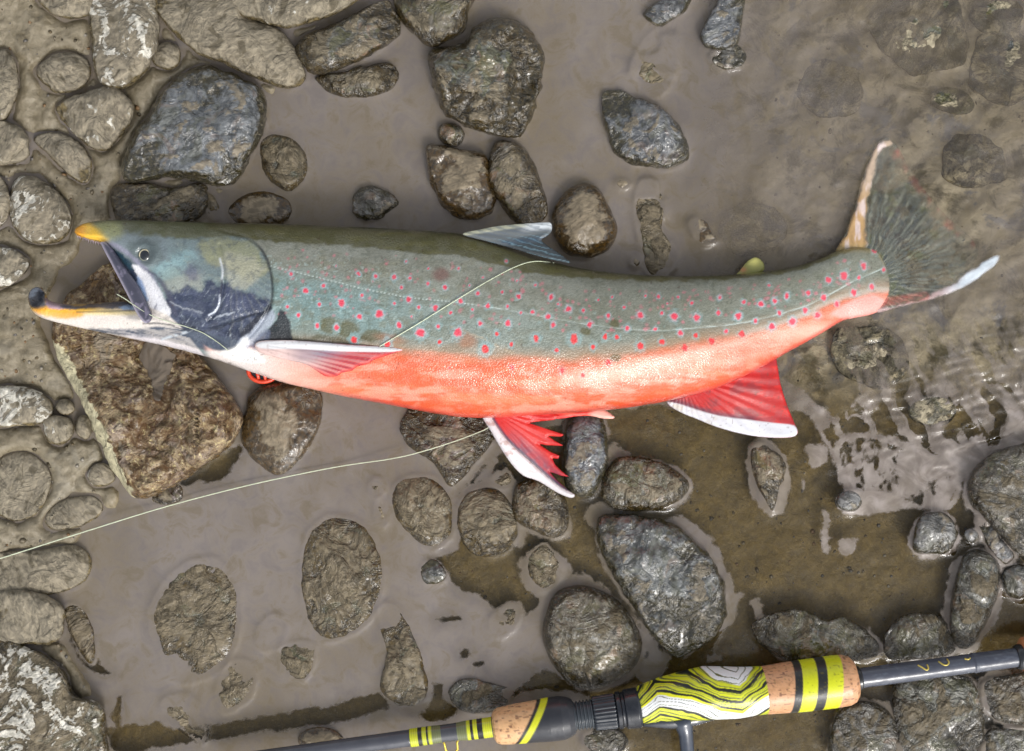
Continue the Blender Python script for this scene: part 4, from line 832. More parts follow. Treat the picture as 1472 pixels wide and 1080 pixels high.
    blob((170, 110, 74), 672, 490, 14, 10, 0.6, 0, .5, True); blob((170, 110, 80), 560, 487, 22, 7, 0.4, 10, .5, True)
    line((190, 170, 140), [(650,470),(690,485),(730,505),(745,510)], 1.3, .45, 1, .2)
    put((84, 78, 50), sst(np.abs(y - 488 - 4*noise2(x/20, 0, 7)), 7, 1)*sst(x, 400, 430)*sst(x, 560, 520)*0.75)
    # black patch behind the gill cover
    area((34, 38, 44), [(380,490),(388,470),(398,462),(402,446),(412,452),(418,470),(420,486),(418,494),(384,496)], 0.95, 1.6, 1)
    # lateral line
    put((204, 218, 212), np.exp(-(ld/0.9)**2)*(x > 386)*np.where(x < 680, sst(np.sin(x*1.15), -0.5, 0.4)*.85, (.30+.45*sst(noise2(x/14, 0*x, 9), -.3, .4))))
    # spots with pale halos
    for (sx, tt, r, a0) in FAINT:
        sy = np.interp(sx, TOP[:, 0], TOP[:, 1])*(1-tt) + np.interp(sx, [400, 700, 900, 1100, 1260], [500, 512, 508, 470, 432])*tt
        m_ = (np.abs(x-sx) < r*3) & (np.abs(y-sy) < r*3)
        dd = np.hypot(x[m_]-sx, y[m_]-sy)*(1+.3*noise2(x[m_]/2, y[m_]/2, 34))
        a = (sst(dd, r*1.4, r*.5)*a0)[:, None]; col[m_] = col[m_]*(1-a) + lin((206, 120, 132) if a0 > .25 else (170, 200, 196))*a
    for (sx, sy, r) in SPOTS:
        r = r*(1.02 + 0.18*math.sin(sx*7.3 + sy*3.1))
        m_ = (np.abs(x-sx) < r*4) & (np.abs(y-sy) < r*4)
        dd = np.hypot((x[m_]-sx), (y[m_]-sy)*0.88)
        dd = dd*(1 + 0.30*noise2(x[m_]/3.0 + sx, y[m_]/3.0, 33))
        eh = np.interp(sx, [400, 800, 1250], [.60, .38, .25])*(0.3 if sy > np.interp(sx, [560,900,1100], [505,515,470]) else 1)
        a = sst(dd, r*2.5, r*1.1)[:, None]*eh
        c_ = col[m_]*(1-a) + lin((150, 192, 198))*a
        tt = np.interp(sy, [340, 420, 520], [0.75, 0.95, 1.0])
        a = sst(dd, r*1.5, r*1.05)[:, None]*0.5*tt*(sy < 480); c_ = c_*(1-a) + lin((214, 184, 192))*a
        a = sst(dd, r*1.16, r*0.70)[:, None]*min(1, tt)
        red = lin((228, 70, 92)) if sy < 480 else lin((226, 58, 62))
        col[m_] = c_*(1-a) + red*a
    # ---------- head pigment
    head = sst(do, -3, 1.2)*sst(x, 225, 240)
    front = sst(x, 305, 290)
    hm = np.clip(np.maximum(np.where(x > 236, head, 0), front), 0, 1)
    body_col = col.copy()
    put((122, 138, 140), 1.0+0*x)
    put((116, 128, 124), sst(fbm(x/20, y/14, 131, 4, .6), 0, .5)*.6)
    area((146, 148, 118), [(290,345),(350,346),(380,375),(384,398),(350,400),(325,385),(300,380)], 0.9, 5, 2)
    area((178, 176, 156), [(322,366),(362,368),(378,396),(350,412),(326,404)], 0.65, 5, 2)
    area((150, 182, 186), [(240,368),(270,360),(282,368),(262,386),(238,396),(222,402),(216,394)], 0.85, 7, 2)
    area((150, 172, 168), [(220,400),(250,385),(262,400),(250,420),(236,424)], 0.6, 8, 2)
    area((172, 172, 160), [(236,402),(268,400),(292,392),(288,412),(262,420),(246,424)], 0.55, 6, 2)
    area((50, 58, 82), [(240,425),(256,418),(270,412),(284,418),(300,402),(312,412),(330,408),(352,418),(386,432),(384,446),(352,492),(330,505),(300,500),(262,482),(240,462)], 0.97, 3.5, 2)
    area((40, 46, 64), [(250,455),(300,462),(350,470),(345,495),(300,498),(262,480)], 0.6, 7, 2)
    put((96, 104, 128), sst(fbm(x/14, y/10, 137, 4, .6), -.05, .4)*.45*sst(y, 400, 425)*sst(x, 236, 250))
    blob((92, 86, 118), 275, 395, 14, 10, .5); blob((90, 96, 124), 340, 430, 26, 14, .4); blob((84, 90, 108), 285, 440, 16, 10, .4)
    put((120, 128, 140), sst(fbm(x/9, y/7, 132, 4, .65), .15, .6)*.35*sst(y, 350, 400))
    put((150, 154, 140), sst(fbm(x/5, y/5, 134, 3, .6), .2, .55)*.35*sst(y, 430, 400))
    put((78, 88, 100), sst(fbm(x/7, y/6, 135, 3, .6), .15, .5)*.40*sst(x, 190, 230))
    rad_ = np.arctan2(y-372, x-330); put((196, 196, 176), sst(np.sin(rad_*46 + 2*fbm(x/20, y/20, 136, 2)), .5, .95)*.09*sst(np.hypot(x-330, y-372), 12, 30)*sst(x, 322, 332))
    # fine streaks of silvery slime
    put((190, 200, 208), sst(fbm((x+y*.6)/3.2, (y-x*.5)/16, 133, 3, .6), .42, .66)*.40*sst(y, 400, 430)*sst(x, 235, 250))
    # crown of the head
    put((92, 94, 64), sst(y, by+3, by-3)*0.95)
    put((94, 100, 84), sst(y, 352, 342)*sst(x, 220, 180)*.5)
    area((130, 142, 148), [(150,342),(170,332),(215,338),(240,350),(235,372),(205,384),(180,366),(160,352)], 0.75, 7, 2)
    blob((100, 112, 112), 209, 361, 25, 21, .75, 0, .22); blob((70, 82, 86), 210, 358, 13, 12, .55, 0, .3)
    # yellow snout
    area((246, 196, 62), [(100,334),(108,324),(125,320),(140,328),(154,342),(150,352),(128,347),(108,342)], 0.97, 6, 1)
    area((244, 150, 20), [(100,336),(108,324),(120,322),(122,336),(112,342)], 0.6, 6, 1)
    area((158, 160, 110), [(138,322),(168,320),(176,336),(158,345),(146,338)], 0.75, 7, 1)
    put((176, 156, 178), sst(dline(x, y, [(108,341),(120,346),(140,352),(152,356)]), 3.4, 1.6)*.8)
    # inside the mouth corner: blue-black gum then white skin
    area((150, 150, 168), [(150,350),(168,350),(200,375),(222,398),(240,440),(230,420),(205,390),(180,366)], .9, 2.5, 1)
    area((52, 62, 84), [(158,358),(178,368),(196,386),(208,404),(214,424),(206,430),(194,408),(178,386),(162,370)], 1, 2, 1)
    area((44, 76, 88), [(166,360),(182,372),(196,388),(188,388),(174,374)], .8, 2, 1)
    area((240, 240, 244), [(190,381),(207,388),(224,408),(236,430),(245,448),(240,459),(224,461),(212,456),(212,436),(210,420),(200,402)], 1, 1.8, 1)
    area((160, 186, 226), [(198,398),(208,412),(213,432),(206,428),(198,412)], .85, 2, 1)
    area((110, 112, 134), [(218,450),(225,436),(224,446)], .7, 1.4, 1)
    area((78, 80, 98), [(206,386),(222,398),(236,420),(246,444),(256,456),(250,432),(238,408),(222,392)], .85, 3, 1)
    # lower jaw
    lj = sst(np.interp(x, [40,140,200,240,260,300], [380,432,436,452,470,520]) - y, 2, -2)*sst(x, 330, 300)
    put((222, 214, 206), lj)
    put((240, 188, 70), lj*sst(y - np.interp(x, [40,100,160,200], [446,450,449,447]), 6, -3)*sst(x, 190, 120))
    put((246, 222, 150), lj*sst(np.abs(y - 449), 7, 1)*sst(x, 110, 150)*sst(x, 215, 185)*.7)
    area((238, 166, 40), [(50,438),(70,442),(110,447),(120,455),(90,458),(62,454),(48,446)], .85, 3.5, 1)
    area((66, 80, 98), [(38,420),(46,411),(58,412),(66,420),(64,432),(68,440),(52,443),(42,439)], .95, 3.6, 1)
    area((104, 116, 130), [(44,418),(50,414),(54,418),(49,426),(45,428)], .5, 2.5, 1)
    area((44, 50, 62), [(56,416),(64,420),(66,432),(60,436),(55,428)], .8, 2, 0)
    area((146, 128, 158), [(66,428),(80,434),(100,438),(104,442),(84,445),(68,442)], .85, 2, 1)
    area((58, 66, 88), [(86,440),(120,438),(160,434),(204,432),(206,445),(180,445),(140,443),(100,445)], .92, 1.8, 1)
    area((170, 196, 230), [(172,441),(200,438),(206,444),(180,446)], .8, 1.6, 1)
    line((60, 56, 60), [(110,449),(150,448),(204,446)], 1.1, .7)
    # throat stripes
    put((214, 208, 212), lj*sst(x, 150, 200)*sst(y - np.interp(x, [150,230,300,340], [470,488,508,520]), -6, 2)*.9)
    thr = sst(sdf(fx, fy, smooth([(130,472),(180,474),(240,470),(300,480),(345,492),(335,503),(300,504),(240,489),(180,482),(140,478)], 4)), -2.5, 2.5)
    put((70, 80, 96), thr*(0.55+0.45*sst(fbm((x+4*y)/50, (y-0.24*x)/3.2, 141, 3), -.3, .25)))
    put((196, 206, 214), sst(dline(x, y, smooth([(232,488),(260,480),(282,472)], 4, False)), 3, .6)*.8*sst(fbm(x/5, y/4, 142, 2), -.3, .2))
    line((40, 44, 56), [(206,466),(240,466),(262,474),(300,476),(340,462),(372,448)], 1.4, .75, 1)
    # gill-cover lines
    line((214, 220, 226), [(316,372),(320,388),(319,402)], 1.3, .95); line((210, 218, 230), [(316,424),(315,438),(309,448),(300,453)], 1.2, .95)
    line((36, 40, 56), [(319,402),(317,426)], 1.4, .85); line((200, 208, 218), [(308,458),(320,453),(337,450)], 1.0, .7, 1)
    line((190, 196, 204), [(246,434),(258,441),(272,446)], 1.1, .6, 1); line((190, 196, 204), [(276,446),(290,450)], 1.1, .5, 1)
    col = body_col*(1-hm[:, None]) + col*hm[:, None]
    # dark seam behind the cover; white shoulder strip
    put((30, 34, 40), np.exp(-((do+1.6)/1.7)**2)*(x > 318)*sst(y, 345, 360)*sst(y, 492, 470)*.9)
    area((34, 38, 50), [(352,470),(374,450),(388,438),(390,446),(374,472),(356,490),(346,486)], .9, 2, 1)
    area((168, 176, 190), [(342,492),(360,478),(374,460),(392,446),(396,460),(380,478),(366,496),(352,502)], .85, 3, 1)
    area((92, 100, 122), [(362,500),(372,480),(388,474),(386,490),(376,500)], .8, 3, 1)
    area((238, 238, 236), [(318,508),(336,500),(352,486),(358,490),(352,500),(368,506),(380,520),(340,520)], .9, 4, 1)
    # dirt flecks
    put((70, 52, 34), sst(noise2(x/3.1, y/2.6, 151), .78, .92)*sst(noise2(x/50, y/40, 152), 0, .5)*.55)
    root = empty('char_fish', P(700, 470, 0))
    tag(root, 'big spotted char with coral belly and open hooked jaws lying on its side', 'fish')
    co, f, src = close_sheet(x, y, q, border, ztop, zbot, zax)
    cc = col[src]
    body = mesh('body', local(co, root.location), f, M['skin'], root, {'Col': cc})
    # height lookup
    gx = np.arange(36, 1290, 3.0); gy = np.arange(312, 606, 3.0); hmap = np.zeros((len(gy), len(gx)))
    for a_, b_, c_ in zip(((y-312)/3).astype(int), ((x-36)/3).astype(int), ztop): hmap[a_, b_] = c_
    return root, hmap

def fish_z(hmap, px, py):
    return float(hmap[int(np.clip((py-312)/3, 0, hmap.shape[0]-1)), int(np.clip((px-36)/3, 0, hmap.shape[1]-1))])

# ---- fins
def make_fin(name, poly, zf, cf, root, thick=0.0007, step=1.3, mat='fin', origin=None, ray=0.0004, alpha=None, label=None, sm=3):
    pl = smooth(poly, sm) if sm else np.array(poly, float)
    x, y, d, q, border = sheet(pl, step)
    z = zf(x, y) + 0*x
    if origin:
        an = np.arctan2(y-origin[1], x-origin[0]); rd = np.hypot(x-origin[0], y-origin[1])
        z = z + 0.45*ray*np.sin(an*46 + 0.6*noise2(rd/30, an*4, 3))*sst(rd, 5, 40)
    e = thick*sst(d, 0, 4)
    co, f, src = close_sheet(x, y, q, border, z + e, z - e, z)
    at = {'Col': cf(x, y, d)[src]}
    if alpha is not None: at['Alpha'] = alpha(x, y, d)[src]
    o = mesh(name, local(co, root.location), f, M[mat], root, at)
    if label: o['label'] = label
    return o

def blend(col, c, a):
    a = np.clip(a, 0, 1)[:, None]; return col*(1-a) + lin(c)*a

def rays(x, y, o, freq, s=0):
    an = np.arctan2(y-o[1], x-o[0]); rd = np.hypot(x-o[0], y-o[1])
    return np.sin(an*freq + 1.2*noise2(an*9, rd/45, s)) , rd

def build_fins(root, hmap):
    # pectoral: white leading edge with a grey-red web
    def zpec(x, y): return np.interp(x, [360,400,480,580], [.056,.060,.0615,.0615]) - np.interp(y, [490,505,545], [0,.0008,.006])
    pw = [(368,495),(378,491),(410,490),(450,492),(500,496),(545,498),(568,500),(580,503),(560,506),(520,506),(480,505),(430,502),(390,502),(372,500)]
    def cpec(x, y, d):
        n = len(x); col = np.zeros((n, 3)) + lin((214, 186, 180))
        r, rd = rays(x, y, (360, 494), 110, 4)
        col = blend(col, (150, 130, 138), sst(x, 400, 440)*sst(y, 528, 512)*.85)
        col = blend(col, (120, 126, 146), sst(np.abs(x-478), 40, 5)*sst(y, 518, 508)*.7)
        ed = sst(x + 1.3*(y-505), 455, 520)
        col = blend(col, (184, 20, 26), ed*(.65 + .35*sst(r, -.4, .4)))
        col = blend(col, (220, 48, 34), ed*sst(d, 6, 1)*.8)
        col = blend(col, (130, 50, 70), sst(r, .3, .9)*.55*sst(x, 430, 470))
        w = sst(sdf(x, y, smooth(pw, 3)), -1, 1.2)
        col = blend(col, (220, 220, 222), w)
        return blend(col, (150, 120, 110), .3*sst(noise2(x/5, y/4, 7), .6, .9))
    make_fin('pectoral_fin', [(366,496),(376,490),(410,489),(450,491),(500,495),(545,498),(568,500),(582,503),(566,508),(548,514),(536,518),(530,523),(514,527),(506,533),(492,536),(484,541),(468,541),(456,534),(440,524),(415,518),(390,512),(372,506)], zpec, cpec, root, .0009, 1.2, origin=(360, 494))
    # near pelvic fin
    o = (704, 588)
    redp = [(700,590),(720,585),(760,586),(790,592),(806,598),(796,604),(775,606),(760,608),(790,618),(812,625),(806,628),(788,627),(798,634),(811,641),(800,641),(784,640),(774,638),(792,650),(804,655),(803,660),(794,659),(798,668),(808,678),(819,686),(806,684),(790,678),(800,690),(814,702),(826,712),(820,716),(806,708),(790,700),(768,686),(744,672),(728,650),(712,622),(700,604)]
    whi = [(692,592),(702,591),(710,606),(724,626),(742,645),(764,664),(786,684),(806,700),(826,711),(820,716),(800,708),(774,692),(752,684),(734,666),(718,642),(704,618),(694,602)]
    whs = smooth(whi, 3)
    def zpel(x, y): return np.interp(y, [585,610,715], [.022,.020,.008]) + .0015*np.sin((x-700)/18)
    def cpel(x, y, d):
        col = np.zeros((len(x), 3)) + lin((196, 14, 8)); r, rd = rays(x, y, o, 44, 5)
        vb = sst(fbm(x/9, y/9, 26, 3), -.3, .3)
        col = blend(col, (190, 26, 30), sst(r, .1, .8)*.6*vb)
        col = blend(col, (222, 50, 28), sst(r, -.5, -.95)*.45*vb)
        dw = -sdf(x, y, whs)
        col = blend(col, (92, 60, 84), sst(dw, 26, 6)*sst(rd, 30, 70)*.75*(.6+.4*sst(fbm(x/8, y/8, 8), -.3, .3)))
        col = blend(col, (40, 44, 74), sst(dw, 5, 1.5)*.85)
        col = blend(col, (216, 210, 212), sst(dw, 1.0, -1.0))
        col = blend(col, (170, 128, 116), sst(fbm(x/7, y/7, 9, 3), .12, .45)*.65*sst(dw, 0, -2)*sst(y, 700, 650))
        return col
    make_fin('pelvic_fin', redp, zpel, cpel, root, .0008, 1.2, origin=o, ray=.0005, label='pelvic fin with white leading edge and ragged red rays', sm=0)
    # hump closing the white edge into the same fin
    make_fin('pelvic_fin_edge', whi, lambda x, y: zpel(x, y) + .0012, cpel, root, .0014, 1.2, label='thick white leading edge of the pelvic fin')
    def cfar(x, y, d):
        col = np.zeros((len(x), 3)) + lin((222, 44, 38)); col = blend(col, (236, 110, 84), sst(fbm(x/16, y/3, 10, 3), 0, .5)*.6)
        return blend(col, (236, 176, 160), sst(x, 842, 858))
    make_fin('pelvic_fin', [(730,586),(770,582),(800,586),(830,590),(860,588),(874,592),(884,601),(868,602),(848,598),(826,599),(806,602),(780,602),(750,598)], lambda x, y: .013 + 0*x, cfar, root, .0008, 1.3, label='far pelvic fin, a red strip with a pink tip')
    # anal fin
    aw = [(958,578),(980,582),(1004,590),(1034,598),(1070,603),(1110,608),(1142,612),(1146,624),(1136,629),(1100,629),(1066,624),(1030,614),(1000,602),(976,592)]
    aws = smooth(aw, 3)
    def zan(x, y): return np.interp(y, [510,560,600,630], [.012,.010,.006,.0045]) + .001*np.sin(x/20)
    def can(x, y, d):
        col = np.zeros((len(x), 3)) + lin((186, 10, 8)); r, rd = rays(x, y, (980, 540), 60, 6)
        col = blend(col, (128, 40, 48), sst(fbm(x/18, y/18, 11, 4), -.15, .4)*.7*sst(x, 1125, 1080))
        col = blend(col, (230, 54, 44), sst(r, .2, .9)*.35*sst(fbm(x/12, y/12, 27, 3), -.2, .3))
        blk = sst(noise2(x/11+.3*y/11, y/9, 12), -.1, .2)*sst(x, 1085, 1105); col = blend(col, (170, 44, 50), blk*.7)
        dw = -sdf(x, y, aws)
        col = blend(col, (70, 44, 66), sst(dw, 9, 2)*.7*sst(x, 1130, 1060))
        col = blend(col, (210, 212, 218), sst(dw, 1.2, -1.2))
        col = blend(col, (190, 176, 150), sst(fbm(x/10, y/8, 13, 3), .05, .4)*.55*sst(dw, 0, -2)*sst(x, 1080, 980))
        return blend(col, (90, 60, 50), sst(noise2(x/3, y/3, 14), .75, .9)*.5)
    make_fin('anal_fin', [(958,578),(985,566),(1020,556),(1050,543),(1085,524),(1112,509),(1117,522),(1122,552),(1132,584),(1142,608),(1147,622),(1136,629),(1100,629),(1066,624),(1030,614),(1000,602),(976,592)], zan, can, root, .0010, 1.3, origin=(980, 540), ray=.0004, label='red anal fin with a broad white front edge')
    # dorsal fin folded back
    def cdor(x, y, d):
        col = np.zeros((len(x), 3)) + lin((104, 110, 112)); t = (y - np.interp(x, [665,740,790], [336,325,320]))
        col = blend(col, (206, 206, 176), sst(t, 5, 1)*.8)
        col = blend(col, (226, 232, 236), sst(x, 740, 770)*sst(t, 13, 5)*.9)
        col = blend(col, (70, 78, 82), sst(np.abs(y - np.interp(x, [740,790], [346,338])), 6, 2)*sst(x, 735, 755)*.85)
        r = np.sin((y - .25*x)*.95 + 3*fbm(x/30, y/6, 15, 3)); col = blend(col, (52, 72, 92), sst(t, 15, 22)*(.45+.5*sst(r, -.3, .5)))
        col = blend(col, (44, 50, 50), sst(t, 22, 30)*.75)
        col = blend(col, (140, 176, 190), sst(r, .65, .95)*.35*sst(t, 12, 18)); col = blend(col, (92, 104, 118), sst(r, .1, .7)*.5*sst(t, 18, 8))
        return col
    make_fin('dorsal_fin', [(664,337),(690,330),(716,325),(750,322),(780,320),(792,321),(793,332),(786,340),(778,345),(788,354),(806,366),(820,378),(800,375),(770,367),(736,357),(700,347)], lambda x, y: np.interp(y, [318,345,385], [.034,.036,.041]), cdor, root, .0010, 1.2, origin=(640, 330), ray=.0005, label='dorsal fin folded back, pale upper edge and blue-grey web')
    def cadi(x, y, d):
        col = np.zeros((len(x), 3)) + lin((150, 150, 84)); col = blend(col, (214, 208, 120), np.exp(-((x-1084)/8)**2 - ((y-377)/7)**2)); return blend(col, (214, 120, 90), np.exp(-((x-1068)/5)**2-((y-388)/4)**2)*.6)
    make_fin('adipose_fin', [(1058,397),(1066,386),(1074,376),(1086,370),(1096,376),(1099,386),(1092,394),(1074,398)], lambda x, y: .008 + 0*x, cadi, root, .0012, 1.2, label='little yellow-green adipose fin')
    # tail fin: webbed fan seen through the moving water
    co_ = (1238, 408)
    tp = [(1200,364),(1214,338),(1226,306),(1238,262),(1250,228),(1262,206),(1276,198),(1290,210),(1302,232),(1322,262),(1342,290),(1368,318),(1398,344),(1406,366),(1398,384),(1418,372),(1436,366),(1438,374),(1424,388),(1396,408),(1362,424),(1320,436),(1284,444),(1256,450),(1244,430),(1232,400),(1212,376)]
    def ztail(x, y): return np.interp(np.hypot(x-1230, y-408), [0,40,110,230], [.0085,.006,.0035,.0028]) + .0008*fbm(x/20, y/20, 16, 2)
    up = smooth([(1198,366),(1214,338),(1226,306),(1238,262),(1250,228),(1262,206),(1276,198),(1284,206),(1268,220),(1256,250),(1248,290),(1244,330),(1244,362),(1222,380)], 3)
    lo = smooth([(1240,450),(1284,440),(1330,428),(1380,400),(1412,376),(1436,366),(1438,374),(1424,388),(1396,408),(1362,424),(1320,436),(1284,446),(1256,456)], 3)
    def ctail(x, y, d):
        wx, wy = x + 4*fbm(x/12, y/12, 17, 3), y + 4*fbm(x/12, y/12, 18, 3)
        r, rd = rays(wx, wy, co_, 50, 7)
        col = np.zeros((len(x), 3)) + lin((112, 118, 110)); brk = sst(fbm(x/10, y/10, 25, 3), -.3, .3)
        col = blend(col, (70, 82, 88), sst(r, .0, .7)*.65*brk)
        col = blend(col, (160, 162, 146), sst(r, -.5, -.9)*.6*brk)
        col = blend(col, (110, 116, 74), sst(fbm(x/16, y/16, 19, 3), .15, .5)*.55)
        dr = dline(wx, wy, smooth([(1292,222),(1320,262),(1340,290),(1362,318),(1398,350)], 4, False))
        col = blend(col, (190, 78, 78), sst(dr, 12, 2)*sst(fbm(x/13, y/13, 20, 3), -.2, .25)*.9)
        u = sst(sdf(wx, wy, up), -2, 4); col = blend(col, (196, 174, 152), u); col = blend(col, (186, 146, 84), u*sst(y, 250, 300)*.75)
        col = blend(col, (236, 220, 220), u*sst(fbm(x/8, y/30, 22, 3), .1, .4)*.7); col = blend(col, (150, 150, 96), u*sst(y, 345, 372)*.8)
        l = sst(sdf(wx, wy, lo), -2, 3); col = blend(col, (196, 168, 166), l); col = blend(col, (212, 222, 230), l*sst(x, 1340, 1390))
        col = blend(col, (206, 96, 84), sst(dline(x, y, [(1250,436),(1290,432),(1330,426)]), 9, 3)*.6)
        j = sst(np.hypot(x-1232, y-410), 52, 36); col = blend(col, (118, 122, 104), j)
        return col
    def atail(x, y, d):
        wx, wy = x + 4*fbm(x/12, y/12, 17, 3), y + 4*fbm(x/12, y/12, 18, 3)
        r, rd = rays(wx, wy, co_, 50, 7); a = .20 + .26*sst(np.abs(r), .45, .95)*sst(rd, 190, 60); a = a - .24*sst(fbm(x/16, y/16, 23, 4, .6), -.1, .4) - .2*sst(d, 16, 2)*sst(x, 1285, 1310) + .25*sst(np.hypot(x-1240, y-405), 80, 40) - .45*sst(d, 12, 0)*sst(x, 1290, 1310)*sst(dline(x, y, [(1292,222),(1340,290),(1398,350)]), 8, 16)
        ef = .35 + .65*sst(d, 0, 5)
        a = np.maximum(a, .92*ef*sst(sdf(wx, wy, up), -4, 6)); return np.clip(np.maximum(a, .85*ef*sst(sdf(wx, wy, lo), -4, 6)), 0.06, 1)
    make_fin('tail_fin', tp, ztail, ctail, root, .0009, 1.5, 'tail', co_, .0004, atail, 'forked tail fin, pale upper edge and red rear margin')
    # upper jaw bone hanging across the open mouth
    def cmax(x, y, d):
        col = np.zeros((len(x), 3)) + lin((78, 78, 94)); col = blend(col, (52, 54, 68), sst(d, 3, 8)*.6)
        s = sst(d, 4, .5)*sst(-(x - np.interp(y, [350,460], [155,212])), -2, 4); col = blend(col, (186, 180, 198), s*.9)
        return blend(col, (140, 134, 156), sst(fbm(x/5, y/6, 24, 3), .1, .5)*.5)
    hz = lambda x, y: np.interp(y, [350,380,420,462], [.041,.046,.049,.050])
    make_fin('upper_jaw_bone', [(145,348),(154,350),(164,361),(182,388),(196,406),(206,424),(215,444),(219,456),(214,464),(206,463),(196,450),(184,426),(172,403),(159,378),(148,357)], hz, cmax, root, .0026, 1.1, label='dark jaw bone hanging across the open mouth')
    # teeth in the upper gum
    vs, fs = [], []
    tr = random.Random(4)
    for i in range(20):
        t = i/19; px = 112 + 44*t + tr.uniform(-1, 1); py = 340 + 13*t; ln = tr.uniform(3, 5.5)
        a = np.array(P(px-1, py, .034)); b = np.array(P(px+1.2, py, .034)); c = np.array(P(px, py-1, .036)); tip = np.array(P(px-0.8, py+ln, .033))
        k = len(vs); vs += [a, b, c, tip]; fs += [[k, k+1, k+3], [k+1, k+2, k+3], [k+2, k, k+3], [k, k+2, k+1]]
    o = mesh('teeth', local(vs, root.location), fs, plain('tooth_bone', (206, 190, 206), .3), root); o['label'] = 'row of small pale teeth in the upper gum'; o['kind'] = 'stuff'
    # eye: iris ring, dark pupil, clear bulge
    ez = fish_z(hmap, 208, 366) - .0006
    vs, fs = [], []; cols = []
    nr, nt = 14, 40
    for i in range(nr+1):
        r = 10.5*i/nr
        for j in range(nt):
            a = 2*math.pi*j/nt; px, py = 208 + r*.95*math.cos(a), 367 + r*math.sin(a)
            vs.append(P(px, py, ez + .0030*math.sqrt(max(0, 1-(r/10.8)**2))))
            c = (22, 28, 36) if r < 7.0 else (224, 212, 176) if r < 8.3 else (88, 96, 92)
            if 7.0 <= r < 8.3 and math.sin(a) > 0.2: c = (120, 124, 112)
            cols.append(lin(c))
    for i in range(nr):
        for j in range(nt):
            fs.append([i*nt+j, (i+1)*nt+j, (i+1)*nt+(j+1)%nt, i*nt+(j+1)%nt][::-1])
    m = colmat('eye_surface', .08, 1.0, None, .05, 800, .00005)
    o = mesh('eye', local(vs, root.location), fs, m, root, {'Col': np.array(cols)})

# ------------------------------------------------------------------ tubes / line / rod
def tube(pts, rad, n=8):
    pts = np.array(pts, float); m = len(pts); vs = []; fs = []
    for i in range(m):
        t = pts[min(i+1, m-1)] - pts[max(i-1, 0)]; t /= np.linalg.norm(t)+1e-12
        u = np.cross(t, (0, 0, 1.0)); 
        if np.linalg.norm(u) < 1e-6: u = np.array((1.0, 0, 0))
        u /= np.linalg.norm(u); w = np.cross(u, t); r = rad[i] if hasattr(rad, '__len__') else rad
        for k in range(n):
            a = 2*math.pi*k/n; vs.append(pts[i] + r*(math.cos(a)*u + math.sin(a)*w))
    for i in range(m-1):
        for k in range(n): fs.append([i*n+k, i*n+(k+1) % n, (i+1)*n+(k+1) % n, (i+1)*n+k][::-1])
    fs.append(list(range(n))); fs.append([(m-1)*n+k for k in range(n)][::-1])
    return np.array(vs), fs

def pathpts(p, zf, n=8):
    s = smooth(p, n, False); return [P(a, b, zf(a, b)) for a, b in s]

def build_lines(hmap):
    lm = plain('fishing_line_nylon', (206, 214, 186), .3, coat=.4)
    rx = P(350, 700, 0)
    p = pathpts([(-40,814),(0,803),(120,765),(240,728),(360,697),(480,672),(560,660),(604,650),(655,634),(694,619),(706,612)], lambda a, b: np.interp(a, [-40,0,100,250,500,580,650,706], [.012,.012,.0085,.0045,.003,.009,.0105,.018]))
    v, f = tube(p, .00042, 6); o = mesh('fishing_line', local(v, rx), f, lm); o.location = rx
    tag(o, 'pale fishing line running from the left edge to the pelvic fin', 'fishing line', 'lengths of pale fishing line')
    p = pathpts([(546,498),(556,492),(600,466),(650,435),(700,405),(740,384),(768,376),(796,378)], lambda a, b: fish_z(hmap, a, b) + .0010)
    v, f = tube(p, .00036, 6); rx = P(670, 430, 0); o = mesh('fishing_line', local(v, rx), f, lm); o.location = rx
    tag(o, 'pale fishing line lying across the spotted flank of the fish', 'fishing line', 'lengths of pale fishing line')
    p = pathpts([(168,423),(180,430),(196,441),(214,452),(240,462),(268,470),(290,478),(310,490),(328,504)], lambda a, b: .052 if a < 236 else max(fish_z(hmap, a, b) + .0009, .052))
    v, f = tube(p, .00032, 6); rx = P(250, 470, 0); o = mesh('fishing_line', local(v, rx), f, lm); o.location = rx
    tag(o, 'short pale line coming out of the open mouth across the gill cover', 'fishing line', 'lengths of pale fishing line')
    # orange lure ring under the throat
    rx = P(378, 535, 0.006); root = empty('lure', rx); tag(root, 'orange lure frame with black bars peeking out under the throat', 'lure')
    om = plain('orange_plastic', (236, 76, 46), .3, coat=.5); bm = plain('black_plastic', (34, 32, 38), .3)
    ring = [P(378 + 21*math.cos(a), 533 + 16*math.sin(a), .007) for a in np.linspace(0, 2*math.pi, 40)]
    v, f = tube(ring, .0016, 8); mesh('lure_rim', local(v, rx), f, om, root)
    for k in range(3):
        x_ = 368 + 10*k
        v, f = tube([P(x_, 528, .007), P(x_+2, 538, .0075), P(x_+4, 547-2*abs(k-1), .007)], .0012, 8); mesh('rib', local(v, rx), f, om, root)
    pl = np.array([(378 + 19*math.cos(a), 533 + 14*math.sin(a)) for a in np.linspace(0, 2*math.pi, 24, endpoint=False)])
    n = len(pl); vs = [P(a, b, .0062) for a, b in pl] + [P(a, b, .0045) for a, b in pl]
    fs = [list(range(n))[::-1], [n+i for i in range(n)]] + [[i, (i+1) % n, n+(i+1) % n, n+i] for i in range(n)]
    mesh('black_bars', local(vs, rx), fs, bm, root, smooth_=False)

